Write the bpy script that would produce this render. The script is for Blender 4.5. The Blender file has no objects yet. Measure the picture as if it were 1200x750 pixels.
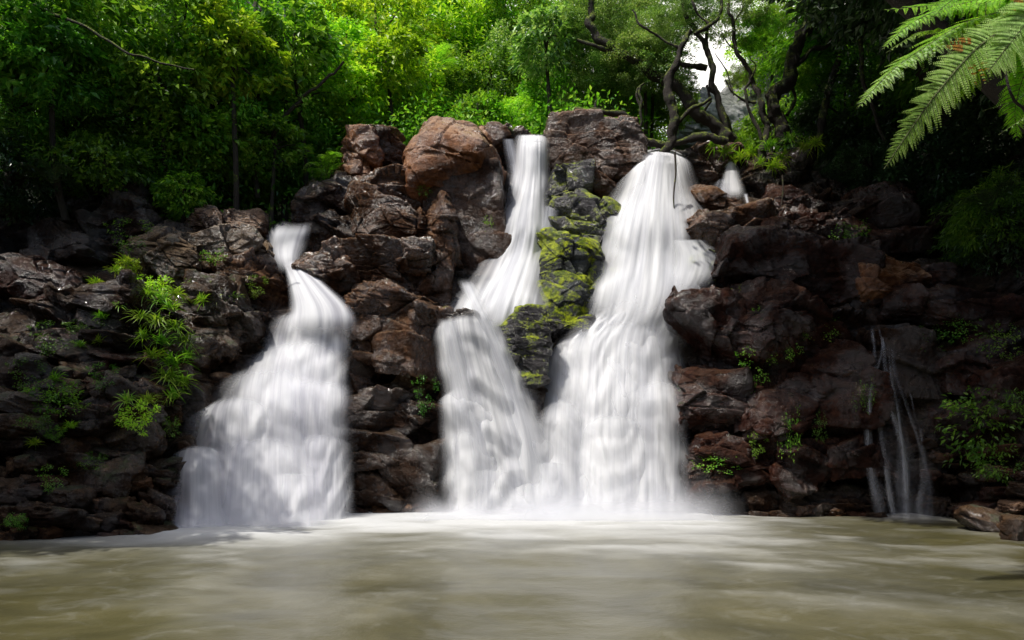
import bpy, bmesh, math, random
import numpy as np
random.seed(7); RNG = np.random.default_rng(7)
C = bpy.context.scene.collection
R = math.radians
FPX, HZ, CAMH = 800.0, 525.0, 1.5

def P(px, py, Y):
    px, py, Y = np.broadcast_arrays(np.asarray(px, float), np.asarray(py, float), np.asarray(Y, float))
    return np.stack([(px-600)/FPX*Y, Y, CAMH-(py-HZ)/FPX*Y], -1)

# ------------------------------------------------------------------ noise
def _h(ix, iy, iz, s):
    with np.errstate(over='ignore'):
        h = (ix.astype(np.uint32)*np.uint32(374761393) + iy.astype(np.uint32)*np.uint32(668265263)
             + iz.astype(np.uint32)*np.uint32(2147483647) + np.uint32((s*1274126177) & 0xffffffff))
        h = (h ^ (h >> np.uint32(13)))*np.uint32(1274126177)
        h = (h ^ (h >> np.uint32(16)))*np.uint32(2246822519)
        h = h ^ (h >> np.uint32(13))
    return h.astype(np.float64)/4294967295.0

def vnoise(p, s=0):
    f = np.floor(p); i = f.astype(np.int64); t = p-f; t = t*t*t*(t*(t*6-15)+10)
    r = 0
    for dx in (0, 1):
        for dy in (0, 1):
            for dz in (0, 1):
                w = (t[:, 0] if dx else 1-t[:, 0])*(t[:, 1] if dy else 1-t[:, 1])*(t[:, 2] if dz else 1-t[:, 2])
                r = r + w*_h(i[:, 0]+dx, i[:, 1]+dy, i[:, 2]+dz, s)
    return r*2-1

def fbm(p, o=4, s=0, g=.5):
    r = 0; a = 1.; q = p.copy()
    for k in range(o):
        r = r + a*vnoise(q, s+k); a *= g; q = q*2.03+17.1
    return r

def worley(p, s=0):
    f = np.floor(p).astype(np.int64); n = len(p)
    F1 = np.full(n, 9.); F2 = np.full(n, 9.); cid = np.zeros((n, 3), np.int64); off = np.zeros((n, 3))
    for dx in (-1, 0, 1):
        for dy in (-1, 0, 1):
            for dz in (-1, 0, 1):
                c = f+np.array([dx, dy, dz])
                q = np.stack([_h(c[:, 0], c[:, 1], c[:, 2], s+k) for k in (1, 2, 3)], 1)*.9+.05+c
                v = p-q; d = np.sqrt((v*v).sum(1))
                m = d < F1
                F2 = np.where(m, F1, np.minimum(F2, d))
                cid[m] = c[m]; off[m] = v[m]; F1 = np.where(m, d, F1)
    rv = np.stack([_h(cid[:, 0], cid[:, 1], cid[:, 2], s+k) for k in (11, 12, 13, 14)], 1)
    return F1, F2, rv, off

def rockd(p, amp=1., size=1., seed=0, strata=1.6):
    """fractured rock relief, metres: tilted blocks at two sizes, cracks between them, fine grain"""
    q = p/size
    q = q + .10*np.stack([fbm(q*.9, 2, 50+k) for k in range(3)], 1)
    tilt = q[:, 0]*.22
    q2 = np.stack([q[:, 0]*.9, q[:, 1]*.9, q[:, 2]*strata+tilt], 1)
    F1, F2, rv, off = worley(q2, seed)
    d = (rv[:, 0]-.5)*.5 + ((rv[:, 1:4]-.5)*off).sum(1)*1.3
    cr = np.clip((F2-F1)/.07, 0, 1); d = d - .12*(1-cr)**2
    q3 = q2*2.7+3.3
    F1, F2, rv, off = worley(q3, seed+5)
    msk = np.clip(fbm(q*.8, 2, 77)*2.+.6, .12, 1)
    d = d + msk*((rv[:, 0]-.5)*.13 + ((rv[:, 1:4]-.5)*off).sum(1)*.5)
    cr = np.clip((F2-F1)/.09, 0, 1); d = d - .04*msk*(1-cr)**2
    lay = q2[:, 2]*3.1+.5*fbm(q*1.1, 2, 21); fr_ = lay-np.floor(lay); d = d + .05*np.clip(1-fr_*1.15, 0, 1)*msk
    d = d + .11*fbm(q*1.6, 3, 90) + .035*fbm(q*6, 3, 70)+.018*fbm(q*17, 2, 33)
    return d*size*.5*amp

# ------------------------------------------------------------------ mesh helpers
def mkmesh(name, V, F, mats, smooth=True, uv=None, attrs=None, midx=None):
    V = np.asarray(V, np.float32).reshape(-1, 3)
    me = bpy.data.meshes.new(name)
    Fs = F if isinstance(F, list) else [F]
    Fs = [np.asarray(f, np.int32) for f in Fs if len(f)]
    loops = np.concatenate([f.ravel() for f in Fs])
    tot = np.concatenate([np.full(len(f), f.shape[1], np.int32) for f in Fs])
    st = np.concatenate([[0], np.cumsum(tot)[:-1]]).astype(np.int32)
    me.vertices.add(len(V)); me.vertices.foreach_set('co', V.ravel())
    me.loops.add(len(loops)); me.loops.foreach_set('vertex_index', loops)
    me.polygons.add(len(tot)); me.polygons.foreach_set('loop_start', st); me.polygons.foreach_set('loop_total', tot)
    me.polygons.foreach_set('use_smooth', np.full(len(tot), smooth))
    for m in (mats if isinstance(mats, (list, tuple)) else [mats]): me.materials.append(m)
    if midx is not None: me.polygons.foreach_set('material_index', np.asarray(midx, np.int32))
    me.update(calc_edges=True)
    if uv is not None:
        l = me.uv_layers.new(name='UVMap'); l.data.foreach_set('uv', np.asarray(uv, np.float32)[loops].ravel())
    for k, a in (attrs or {}).items():
        at = me.attributes.new(k, 'FLOAT', 'POINT'); at.data.foreach_set('value', np.asarray(a, np.float32))
    return me

def link(name, data, parent=None, loc=None):
    o = bpy.data.objects.new(name, data); C.objects.link(o)
    if parent is not None: o.parent = parent
    if loc is not None: o.location = loc
    return o

def tag(o, label=None, cat=None, group=None, kind=None):
    if label: o['label'] = label
    if cat: o['category'] = cat
    if group: o['group'] = group
    if kind: o['kind'] = kind
    return o

def thing(name, label, cat, loc=(0, 0, 0), group=None):
    return tag(link(name, None, None, loc), label, cat, group)

def grid_faces(nr, nc):
    a = np.arange(nr*nc).reshape(nr, nc)
    return np.stack([a[:-1, :-1], a[1:, :-1], a[1:, 1:], a[:-1, 1:]], -1).reshape(-1, 4)

def cat(parts):
    """join (V,F4) pieces"""
    V = []; F = []; n = 0
    for v, f in parts:
        V.append(v); F.append(np.asarray(f)+n); n += len(v)
    return np.concatenate(V), np.concatenate(F)

def spline(pts, n):
    pts = np.asarray(pts, float); m = len(pts)
    if m < 3: 
        t = np.linspace(0, 1, n)[:, None]; return pts[0]*(1-t)+pts[-1]*t
    p = np.vstack([2*pts[0]-pts[1], pts, 2*pts[-1]-pts[-2]])
    u = np.linspace(0, m-1-1e-6, n); i = np.floor(u).astype(int); t = (u-i)[:, None]
    a, b, c, d = p[i], p[i+1], p[i+2], p[i+3]
    return .5*((2*b)+(-a+c)*t+(2*a-5*b+4*c-d)*t*t+(-a+3*b-3*c+d)*t**3)

def tube(pts, r0, r1, n=20, seg=8, lump=0., seed=0, wig=0.):
    pp = spline(pts, n); 
    if wig: pp = pp + wig*np.stack([fbm(pp*1.7, 2, seed+k) for k in range(3)], 1)*np.linspace(0, 1, n)[:, None]**.5
    if np.ndim(r0): r = np.interp(np.linspace(0, 1, n), np.linspace(0, 1, len(r0)), r0)
    else: r = np.linspace(r0, r1, n)
    T = np.gradient(pp, axis=0); T /= np.linalg.norm(T, axis=1)[:, None]+1e-9
    up = np.array([.13, .98, .1]); A = np.cross(T, up); A /= np.linalg.norm(A, axis=1)[:, None]+1e-9; B = np.cross(T, A)
    an = np.linspace(0, 2*math.pi, seg, endpoint=False)
    V = pp[:, None]+r[:, None, None]*(np.cos(an)[None, :, None]*A[:, None]+np.sin(an)[None, :, None]*B[:, None])
    V = V.reshape(-1, 3)
    if lump:
        c = np.repeat(pp, seg, 0); d = V-c
        V = c+d*(1+lump*fbm(V*5, 3, seed)[:, None])
    a = np.arange(n*seg).reshape(n, seg); b = np.roll(a, -1, 1)
    F = np.stack([a[:-1], b[:-1], b[1:], a[1:]], -1).reshape(-1, 4)
    return V, F

# ------------------------------------------------------------------ node helpers
class NT:
    def __init__(s, name):
        s.m = bpy.data.materials.new(name); s.m.use_nodes = True; s.t = s.m.node_tree; s.t.nodes.clear()
        s.out = s.n('ShaderNodeOutputMaterial')
    def n(s, ty, **kw):
        x = s.t.nodes.new(ty)
        for k, v in kw.items():
            if k.startswith('_'): setattr(x, k[1:], v)
            else: s.put(x.inputs[k.replace('__', ' ')], v)
        return x
    def put(s, sock, v):
        if isinstance(v, bpy.types.NodeSocket): s.t.links.new(v, sock)
        elif isinstance(v, bpy.types.Node): s.t.links.new(v.outputs[0], sock)
        else: sock.default_value = v
    def math(s, op, a, b=None, c=None, clamp=False):
        x = s.t.nodes.new('ShaderNodeMath'); x.operation = op; x.use_clamp = clamp
        s.put(x.inputs[0], a)
        if b is not None: s.put(x.inputs[1], b)
        if c is not None: s.put(x.inputs[2], c)
        return x.outputs[0]
    def noise(s, vec, scale, detail=4, rough=.55, dist=0):
        return s.n('ShaderNodeTexNoise', Vector=vec, Scale=scale, Detail=detail, Roughness=rough, Distortion=dist).outputs[0]
    def mapr(s, v, a, b, c=0., d=1., smooth=True):
        x = s.t.nodes.new('ShaderNodeMapRange'); x.interpolation_type = 'SMOOTHSTEP' if smooth else 'LINEAR'
        for k, q in zip(('Value', 'From Min', 'From Max', 'To Min', 'To Max'), (v, a, b, c, d)): s.put(x.inputs[k], q)
        return x.outputs[0]
    def mix(s, f, a, b, mode='MIX'):
        x = s.t.nodes.new('ShaderNodeMix'); x.data_type = 'RGBA'; x.blend_type = mode
        s.put(x.inputs[0], f); s.put(x.inputs[6], a); s.put(x.inputs[7], b); return x.outputs[2]
    def ramp(s, f, stops):
        x = s.t.nodes.new('ShaderNodeValToRGB'); s.put(x.inputs[0], f)
        e = x.color_ramp.elements
        while len(e) < len(stops): e.new(.5)
        for q, (p, c) in zip(e, stops): q.position = p; q.color = (*c, 1)
        return x.outputs[0]
    def vmul(s, v, k):
        x = s.t.nodes.new('ShaderNodeVectorMath'); x.operation = 'MULTIPLY'; s.put(x.inputs[0], v); x.inputs[1].default_value = k; return x.outputs[0]

def c4(c): return (*c, 1.)

def rock_mat(name, dark, mid, light, rough=(.22, .55), moss=0., mcol=((.10, .15, .006), (.52, .60, .02)), lich=0., top=None, topf=.6, tiltmoss=.5):
    if name != 'pale grey cliff rock' and 'moss' not in name:
        k_ = (1.12, .90, .73); dark, mid, light = [tuple(a*b for a, b in zip(c, k_)) for c in (dark, mid, light)]
        if top: top = tuple(a*b for a, b in zip(top, (1.08, .93, .78)))
    t = NT(name); g = t.n('ShaderNodeNewGeometry'); pos = g.outputs['Position']
    nrm = t.n('ShaderNodeSeparateXYZ', Vector=g.outputs['Normal']); nz = nrm.outputs[2]
    warp = t.n('ShaderNodeVectorMath', _operation='ADD'); t.put(warp.inputs[0], pos)
    nn = t.n('ShaderNodeTexNoise', Vector=pos, Scale=1.3, Detail=3.)
    t.put(warp.inputs[1], t.vmul(nn.outputs['Color'], (.5, .5, .5)))
    n1 = t.noise(warp.outputs[0], 1.1, 8, .62); n2 = t.noise(pos, 7., 8, .7)
    str_ = t.noise(t.vmul(warp.outputs[0], (1.2, 1.2, 9.)), 1.0, 6, .65)
    f = t.math('ADD', t.math('MULTIPLY', n1, .5), t.math('ADD', t.math('MULTIPLY', n2, .3), t.math('MULTIPLY', str_, .2)))
    col = t.ramp(f, [(.39, dark), (.53, mid), (.68, light)])
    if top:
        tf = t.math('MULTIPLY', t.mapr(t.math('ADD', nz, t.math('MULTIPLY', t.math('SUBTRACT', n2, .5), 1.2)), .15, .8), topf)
        col = t.mix(tf, col, c4(top))  # wet sheen and dust on upward faces, mixed into the colour
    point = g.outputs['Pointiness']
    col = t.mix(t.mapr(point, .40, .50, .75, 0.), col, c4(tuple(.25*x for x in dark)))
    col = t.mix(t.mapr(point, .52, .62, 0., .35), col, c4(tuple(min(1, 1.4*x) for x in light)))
    if lich:
        lm = t.mapr(t.noise(pos, 3.1, 9, .75), .56, .62, 0., lich)
        col = t.mix(lm, col, (.42, .42, .36, 1))
    r = t.mapr(t.noise(pos, 2.3, 6, .6), .40, .66, rough[0]*.7, rough[1])
    b1 = t.math('ADD', t.math('MULTIPLY', t.noise(pos, 9., 11, .68), 1.), t.math('MULTIPLY', str_, .7))
    if moss:
        mm = t.math('ADD', t.math('MULTIPLY', t.noise(pos, 2.2, 7, .7), 1.4), t.math('MULTIPLY', nz, tiltmoss*.4))
        mm = t.mapr(mm, 1.06-moss*.7, 1.25-moss*.7)
        mc = t.mix(t.mapr(t.noise(pos, 5.5, 9, .7), .38, .62), c4(mcol[0]), c4(mcol[1]))
        col = t.mix(mm, col, mc); r = t.mix(mm, r, (.95, .95, .95, 1))
        b1 = t.math('ADD', b1, t.math('MULTIPLY', mm, t.math('MULTIPLY', t.noise(pos, 45., 4, .6), 1.2)))
    bp = t.n('ShaderNodeBump', Strength=.9, Distance=.10, Height=b1)
    bp2 = t.n('ShaderNodeBump', Strength=.5, Distance=.02, Height=t.noise(pos, 42., 6, .65), Normal=bp)
    s = t.n('ShaderNodeBsdfPrincipled', Base__Color=col, Roughness=r, Normal=bp2)
    t.put(s.inputs['Specular IOR Level'], t.mapr(t.noise(pos, 1.1, 5, .6), .42, .6, .15, 1.))
    t.put(t.out.inputs[0], s); return t.m

def leaf_mat(name, cols, trans=.45, rough=.42, spec=.4):
    t = NT(name); g = t.n('ShaderNodeNewGeometry'); oi = t.n('ShaderNodeObjectInfo')
    rnd = g.outputs['Random Per Island']
    pos = g.outputs['Position']
    f = t.math('ADD', t.math('MULTIPLY', rnd, .6), t.math('MULTIPLY', t.mapr(t.noise(pos, .9, 3), .3, .7), .4))
    st = [(i/(len(cols)-1)*.8+.1, c) for i, c in enumerate(cols)]
    col = t.ramp(f, st)
    hsv = t.n('ShaderNodeHueSaturation', Color=col, Hue=t.mapr(oi.outputs['Random'], 0, 1, .485, .515), Value=t.mapr(oi.outputs['Random'], 0, 1, .85, 1.15))
    s = t.n('ShaderNodeBsdfPrincipled', Base__Color=hsv.outputs[0], Roughness=rough)
    s.inputs['Specular IOR Level'].default_value = spec
    tr = t.n('ShaderNodeBsdfTranslucent', Color=t.mix(1., hsv.outputs[0], (1.25, 1.3, .6, 1), 'MULTIPLY'))
    mx = t.n('ShaderNodeMixShader', Fac=trans); t.put(mx.inputs[1], s); t.put(mx.inputs[2], tr)
    t.put(t.out.inputs[0], mx); return t.m

def bark_mat(name, a, b, moss=.5, mcol=((.03, .05, .006), (.22, .26, .015))):
    t = NT(name); g = t.n('ShaderNodeNewGeometry'); pos = g.outputs['Position']
    nz = t.n('ShaderNodeSeparateXYZ', Vector=g.outputs['Normal']).outputs[2]
    n = t.noise(t.vmul(pos, (1, 1, .35)), 9., 8, .7)
    col = t.mix(n, c4(a), c4(b))
    mm = t.mapr(t.math('ADD', t.noise(pos, 3.2, 6, .7), t.math('MULTIPLY', nz, .16)), .62-moss*.3, .72-moss*.3)
    mc = t.mix(t.mapr(t.math('ADD', t.noise(pos, 11., 6, .7), t.math('MULTIPLY', nz, .12)), .45, .68), c4(mcol[0]), c4(mcol[1]))
    col = t.mix(mm, col, mc)
    bp = t.n('ShaderNodeBump', Strength=.9, Distance=.05, Height=t.math('ADD', n, t.noise(pos, 38., 4)))
    s = t.n('ShaderNodeBsdfPrincipled', Base__Color=col, Roughness=.85, Normal=bp)
    t.put(t.out.inputs[0], s); return t.m

def water_mat(name, c0=(.80, .81, .86), c1=(.96, .965, .98), streak=7., lo=.55, hi=1.0, trans=.25):
    t = NT(name); uv = t.n('ShaderNodeUVMap').outputs[0]; a = t.n('ShaderNodeAttribute', _attribute_name='a').outputs['Fac']
    s1 = t.noise(t.vmul(uv, (streak, .28, 1)), 1., 5, .6)
    s2 = t.noise(t.vmul(uv, (streak*.3, .22, 1)), 1., 3, .5, .4)
    s = t.math('ADD', t.math('MULTIPLY', s1, .55), t.math('MULTIPLY', s2, .45))
    st = t.mapr(s, .36, .62, lo, hi)
    # thick flow (a near 1) stays opaque; the thin edges break into strands
    al = t.math('MULTIPLY', a, t.math('ADD', t.math('MULTIPLY', st, t.math('SUBTRACT', 1., t.math('MULTIPLY', a, .3))), t.math('MULTIPLY', a, .3)), clamp=True)
    col = t.mix(t.mapr(s, .38, .6), c4(c0), c4(c1))
    d = t.n('ShaderNodeBsdfDiffuse', Color=col); tl = t.n('ShaderNodeBsdfTranslucent', Color=col)
    m1 = t.n('ShaderNodeMixShader', Fac=trans); t.put(m1.inputs[1], d); t.put(m1.inputs[2], tl)
    tp = t.n('ShaderNodeBsdfTransparent')
    m2 = t.n('ShaderNodeMixShader', Fac=al); t.put(m2.inputs[1], tp); t.put(m2.inputs[2], m1)
    t.put(t.out.inputs[0], m2); return t.m

# ------------------------------------------------------------------ materials
M = {}
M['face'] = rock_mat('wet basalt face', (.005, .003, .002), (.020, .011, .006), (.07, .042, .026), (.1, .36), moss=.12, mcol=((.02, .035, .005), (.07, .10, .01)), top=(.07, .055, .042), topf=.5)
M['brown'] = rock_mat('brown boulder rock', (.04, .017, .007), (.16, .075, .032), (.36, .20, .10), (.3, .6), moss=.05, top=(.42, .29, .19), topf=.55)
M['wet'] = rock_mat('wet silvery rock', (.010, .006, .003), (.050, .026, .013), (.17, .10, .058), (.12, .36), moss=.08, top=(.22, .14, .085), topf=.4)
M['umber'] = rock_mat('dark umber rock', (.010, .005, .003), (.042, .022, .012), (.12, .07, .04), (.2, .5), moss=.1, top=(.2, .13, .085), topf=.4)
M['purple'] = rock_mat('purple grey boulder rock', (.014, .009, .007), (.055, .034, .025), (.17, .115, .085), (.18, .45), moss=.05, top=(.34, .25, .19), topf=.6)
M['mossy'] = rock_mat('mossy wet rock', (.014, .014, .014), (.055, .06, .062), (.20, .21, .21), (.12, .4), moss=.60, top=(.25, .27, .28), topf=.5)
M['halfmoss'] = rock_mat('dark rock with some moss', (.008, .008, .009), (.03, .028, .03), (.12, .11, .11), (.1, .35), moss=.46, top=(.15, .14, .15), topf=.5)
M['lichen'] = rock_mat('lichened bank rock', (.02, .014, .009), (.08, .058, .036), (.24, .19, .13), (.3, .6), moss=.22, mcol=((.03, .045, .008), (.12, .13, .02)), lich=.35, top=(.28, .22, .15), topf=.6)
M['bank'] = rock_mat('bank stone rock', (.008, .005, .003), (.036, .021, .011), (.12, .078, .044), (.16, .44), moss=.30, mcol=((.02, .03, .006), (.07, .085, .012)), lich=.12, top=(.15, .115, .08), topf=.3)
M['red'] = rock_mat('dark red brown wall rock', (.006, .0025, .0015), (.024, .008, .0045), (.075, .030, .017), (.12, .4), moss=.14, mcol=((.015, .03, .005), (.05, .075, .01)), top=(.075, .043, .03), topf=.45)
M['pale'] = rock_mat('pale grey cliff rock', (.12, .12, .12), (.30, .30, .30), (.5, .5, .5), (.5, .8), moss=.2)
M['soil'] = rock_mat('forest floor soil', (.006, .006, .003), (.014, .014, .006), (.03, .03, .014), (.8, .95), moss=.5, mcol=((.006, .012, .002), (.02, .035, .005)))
M['leaf_bright'] = leaf_mat('bright yellow green leaf', [(.10, .26, .012), (.24, .48, .02), (.42, .64, .035), (.62, .76, .10)], .5)  # backlight on the central foliage is put into this lighter green
M['leaf_mid'] = leaf_mat('mid green leaf', [(.045, .14, .012), (.11, .28, .02), (.22, .44, .035), (.42, .60, .09)], .45)
M['leaf_olive'] = leaf_mat('grey green small leaf', [(.05, .12, .025), (.12, .25, .045), (.26, .42, .10), (.52, .62, .30)], .4, .35, .6)
M['leaf_dark'] = leaf_mat('leaf painted for forest shade', [(.03, .10, .01), (.07, .20, .018), (.14, .33, .028), (.30, .50, .07)], .42, .35, .5)  # shade of the side forest is put into the leaf colour
M['leaf_deep'] = leaf_mat('leaf painted for deep shade', [(.010, .03, .010), (.022, .06, .016), (.045, .10, .03), (.10, .17, .08)], .3, .35, .5)  # darkest leaf copy, deep shade painted into its green
M['blade'] = leaf_mat('strappy plant blade', [(.07, .18, .012), (.16, .34, .02), (.30, .48, .04), (.42, .50, .08)], .4)
M['fern'] = leaf_mat('fern leaflet green', [(.12, .28, .015), (.20, .44, .025), (.30, .56, .035), (.40, .64, .05)], .5)
M['fern_pale'] = leaf_mat('pale fern leaflet', [(.22, .42, .09), (.32, .56, .13), (.42, .66, .18), (.52, .72, .28)], .35)
M['fern_old'] = leaf_mat('orange dying fern leaflet', [(.25, .12, .02), (.40, .20, .02), (.45, .26, .03), (.30, .30, .04)], .4)
M['bark'] = bark_mat('dark forest bark', (.012, .008, .005), (.06, .045, .03), .25)
M['mossbark'] = bark_mat('mossy bark', (.006, .004, .003), (.03, .02, .012), .42, mcol=((.012, .022, .003), (.16, .20, .012)))
M['rachis'] = bark_mat('green frond rib', (.05, .07, .015), (.12, .14, .04), 0.)
M['stem'] = bark_mat('fern stem', (.01, .006, .004), (.03, .02, .012), 0.)
M['water'] = water_mat('silky falling water')
M['water_shade_tint'] = water_mat('silky falling water tinted for shade', (.80, .80, .87), (.955, .96, .985), 7.)  # bluish copy of the water; the left fall's shade sits in the colour
M['water_thin'] = water_mat('thin veil of falling water', (.5, .52, .60), (.82, .84, .9), 6., .1, .95)
M['water_lobe'] = water_mat('water spilling over a ledge', (.84, .85, .89), (.96, .965, .98), 5., .6, 1.)

# ------------------------------------------------------------------ depth of the rock face behind each point
KX = [-400, -150, 0, 180, 235, 330, 400, 520, 600, 680, 780, 830, 900, 1000, 1120, 1200, 1600]
KY = [650, 500, 380, 280, 180]
KD = [[9.8, 11., 11.3, 12.2, 14.6, 15.0, 15.9, 16.0, 17.0, 17.0, 16.4, 15.9, 15.6, 15.5, 14.9, 13.4, 11],
      [10.5, 11.7, 12.3, 13.4, 15.3, 15.6, 16.2, 16.3, 17.1, 17.2, 17.0, 16.2, 15.8, 15.6, 15.5, 14.2, 11.5],
      [11.5, 13, 14, 14.8, 15.5, 16.4, 16.7, 16.8, 17.5, 17.7, 17.8, 16.9, 16.4, 16.2, 16.3, 15, 12],
      [13, 15, 15.8, 16.2, 16.6, 18, 17.6, 17.7, 18.6, 18.3, 18.6, 18.1, 18, 18, 17.8, 16.4, 13],
      [15, 17, 18, 19, 19.3, 19.6, 18.8, 18.6, 19.4, 19.2, 19.5, 19.8, 19.6, 19.2, 18.6, 17.5, 14]]
def faceY(px, py):
    px = np.asarray(px, float); py = np.asarray(py, float)
    rows = [np.interp(px, KX, r) for r in KD]
    out = np.zeros(np.broadcast(px, py).shape)+rows[-1]
    for k in range(len(KY)-1):
        y1, y0 = KY[k], KY[k+1]
        t = np.clip((py-y0)/(y1-y0), 0, 1); t = t*t*(3-2*t)
        m = (py >= y0)
        out = np.where(m & (py <= y1), rows[k+1]*(1-t)+rows[k]*t, out)
    return np.where(py > KY[0], rows[0], out)
RX = [-400, 0, 200, 300, 345, 370, 410, 450, 600, 650, 740, 780, 830, 900, 1000, 1100, 1200, 1600]
RY = [180, 235, 262, 285, 292, 225, 195, 178, 178, 165, 172, 190, 182, 190, 215, 250, 250, 180]
def rimY(px): return np.interp(px, RX, RY)

def slope(px): return np.interp(px, [-400, 250, 420, 700, 770, 880, 960, 1600], [1.5, 1.1, .55, .45, .08, .08, .9, 1.6])
def ground(x, Y):
    px = 600+FPX*x/Y; rp = rimY(px); y0 = faceY(px, rp); z0 = CAMH-(rp-HZ)/FPX*y0
    return z0-.2+slope(px)*max(0, Y-y0)

# ------------------------------------------------------------------ rock face and slopes
cols = np.concatenate([np.arange(-400, -20, 9.), np.arange(-20, 1220, 1.55), np.arange(1220, 1600, 9.)])
NR = 300
v = np.linspace(0, 1, NR)[:, None]; rp = rimY(cols)[None]
py = rp+(648-rp)*v; px = np.broadcast_to(cols[None], py.shape)
base = P(px, py, faceY(px, py)).reshape(-1, 3)
bt = []
rim = P(cols, rimY(cols), faceY(cols, rimY(cols)))
for k in range(16, 0, -1):
    q = rim.copy(); q[:, 1] += k*.2; q[:, 2] += k*.02; q[:, 0] *= q[:, 1]/rim[:, 1]; bt.append(q)
base = np.concatenate([np.concatenate(bt), base])
V = base+rockd(base, 1.25, 1.25, 3)[:, None]*np.array([0, -1, .3])
tag(link('rock_face', mkmesh('rock_face', V, grid_faces(NR+16, len(cols)), M['face'])), kind='structure')

hc = np.linspace(-420, 1620, 150); tt = np.linspace(0, 1, 60)**1.5*45
HP = []
rimh = P(hc, rimY(hc), faceY(hc, rimY(hc)))
for t_ in tt:
    q = rimh.copy(); q[:, 1] += .8+t_; q[:, 0] = rimh[:, 0]*q[:, 1]/rimh[:, 1]; q[:, 2] += -.35+slope(hc)*t_; HP.append(q)
HP = np.concatenate(HP); HP[:, 2] += .35*fbm(HP*.5, 3, 4)*np.clip((HP[:, 1]-19)/4, 0, 1)
tag(link('hillside', mkmesh('hillside', HP, grid_faces(60, 150)[:, ::-1], M['soil'])), kind='structure')
for sx in (-1, 1):
    gy = np.linspace(-14, 14.5, 60); gs = np.linspace(0, 1, 40)
    S, Yg = np.meshgrid(gs, gy, indexing='ij')
    xx = sx*(1.3+.79*np.maximum(Yg, 5.5)+S*6); zz = -1+S*(9 if sx < 0 else 15)
    B = np.stack([xx, Yg, zz], -1).reshape(-1, 3); B[:, 0] += sx*np.abs(.7*fbm(B*.4, 4, 9))
    tag(link('hillside', mkmesh('hillside', B, grid_faces(40, 60), M['soil'])), kind='structure')  # side slopes beyond the view, added to block sky light from the sides
gx_ = np.linspace(-16, 16, 60); S, Xg = np.meshgrid(np.linspace(0, 1, 40), gx_, indexing='ij')
B = np.stack([Xg, -11-S*6, -1+S*17], -1).reshape(-1, 3); B[:, 1] += .7*fbm(B*.4, 4, 9)
tag(link('hillside', mkmesh('hillside', B, grid_faces(40, 60), M['soil'])), kind='structure')  # unseen slope behind the camera, added to darken the low front light

# ------------------------------------------------------------------ boulders
_ico = {}
def ico(n):
    if n not in _ico:
        b = bmesh.new(); bmesh.ops.create_icosphere(b, subdivisions=n, radius=1)
        _ico[n] = (np.array([x.co[:] for x in b.verts]), np.array([[y.index for y in f.verts] for f in b.faces])); b.free()
    return _ico[n]

def boulder_mesh(name, w, d, h, roll, seed, mat, sub=6, rough=1., planes=9, p=20, hmin=.72, size=None, at=None):
    D, F = ico(sub); r = np.random.default_rng(seed)
    N = r.normal(size=(planes, 3)); N /= np.linalg.norm(N, axis=1)[:, None]
    N = np.vstack([N, [[0, 0, 1], [0, 0, -1], [1, 0, 0], [-1, 0, 0], [0, -1, 0], [0, 1, 0]]])
    H = np.concatenate([r.uniform(hmin, 1., planes), np.full(6, .97)])
    q = np.clip(D@N.T, 0, None)/H; rad = (q**p).sum(1)**(-1/p)
    V = D*rad[:, None]*np.array([w/2, d/2, h/2])
    ca, sa = math.cos(roll), math.sin(roll)
    V = np.stack([V[:, 0]*ca+V[:, 2]*sa, V[:, 1], -V[:, 0]*sa+V[:, 2]*ca], 1)
    s = size or max(.3, min(w, h)*.8)
    nr = V/np.array([w*w, d*d, h*h]); nr /= np.linalg.norm(nr, axis=1)[:, None]
    if at is None: V = V+nr*rockd(V+seed*3.7, rough*.75, s, seed)[:, None]
    else:   # the joints run on from rock to rock through the whole face
        V = V+nr*(rockd(V+at, rough*.55, 1.05, 3)+rockd(V+at+seed, rough*.3, s, seed))[:, None]
    return mkmesh(name, V, F, mat)

def boulder(cx, cy, w, h, mat, label, roll=0, dY=0, seed=None, name='boulder', group=None, depth=.8, rough=1., sub=None, planes=9, p=20, hmin=.72):
    Y = float(faceY(cx, cy)); k = Y/FPX
    W, Hh = w*k, h*k; Dp = min(W, Hh)*depth+.15*max(W, Hh)
    Y = Y+dY+.12*Dp; k = Y/FPX; W, Hh = w*k, h*k
    seed = seed or int(cx*7+cy)
    sub = sub or (7 if max(w, h) > 95 else 6)
    me = boulder_mesh(name, W*1.16, Dp*1.15, Hh*1.16, R(-roll), seed, M[mat], sub, rough, planes, p, hmin, None, P(cx, cy, Y))
    o = link(name, me, None, P(cx, cy, Y)); tag(o, label, name.replace('_', ' ') if name != 'rock_slab' else 'rock slab', group)
    return o

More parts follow.
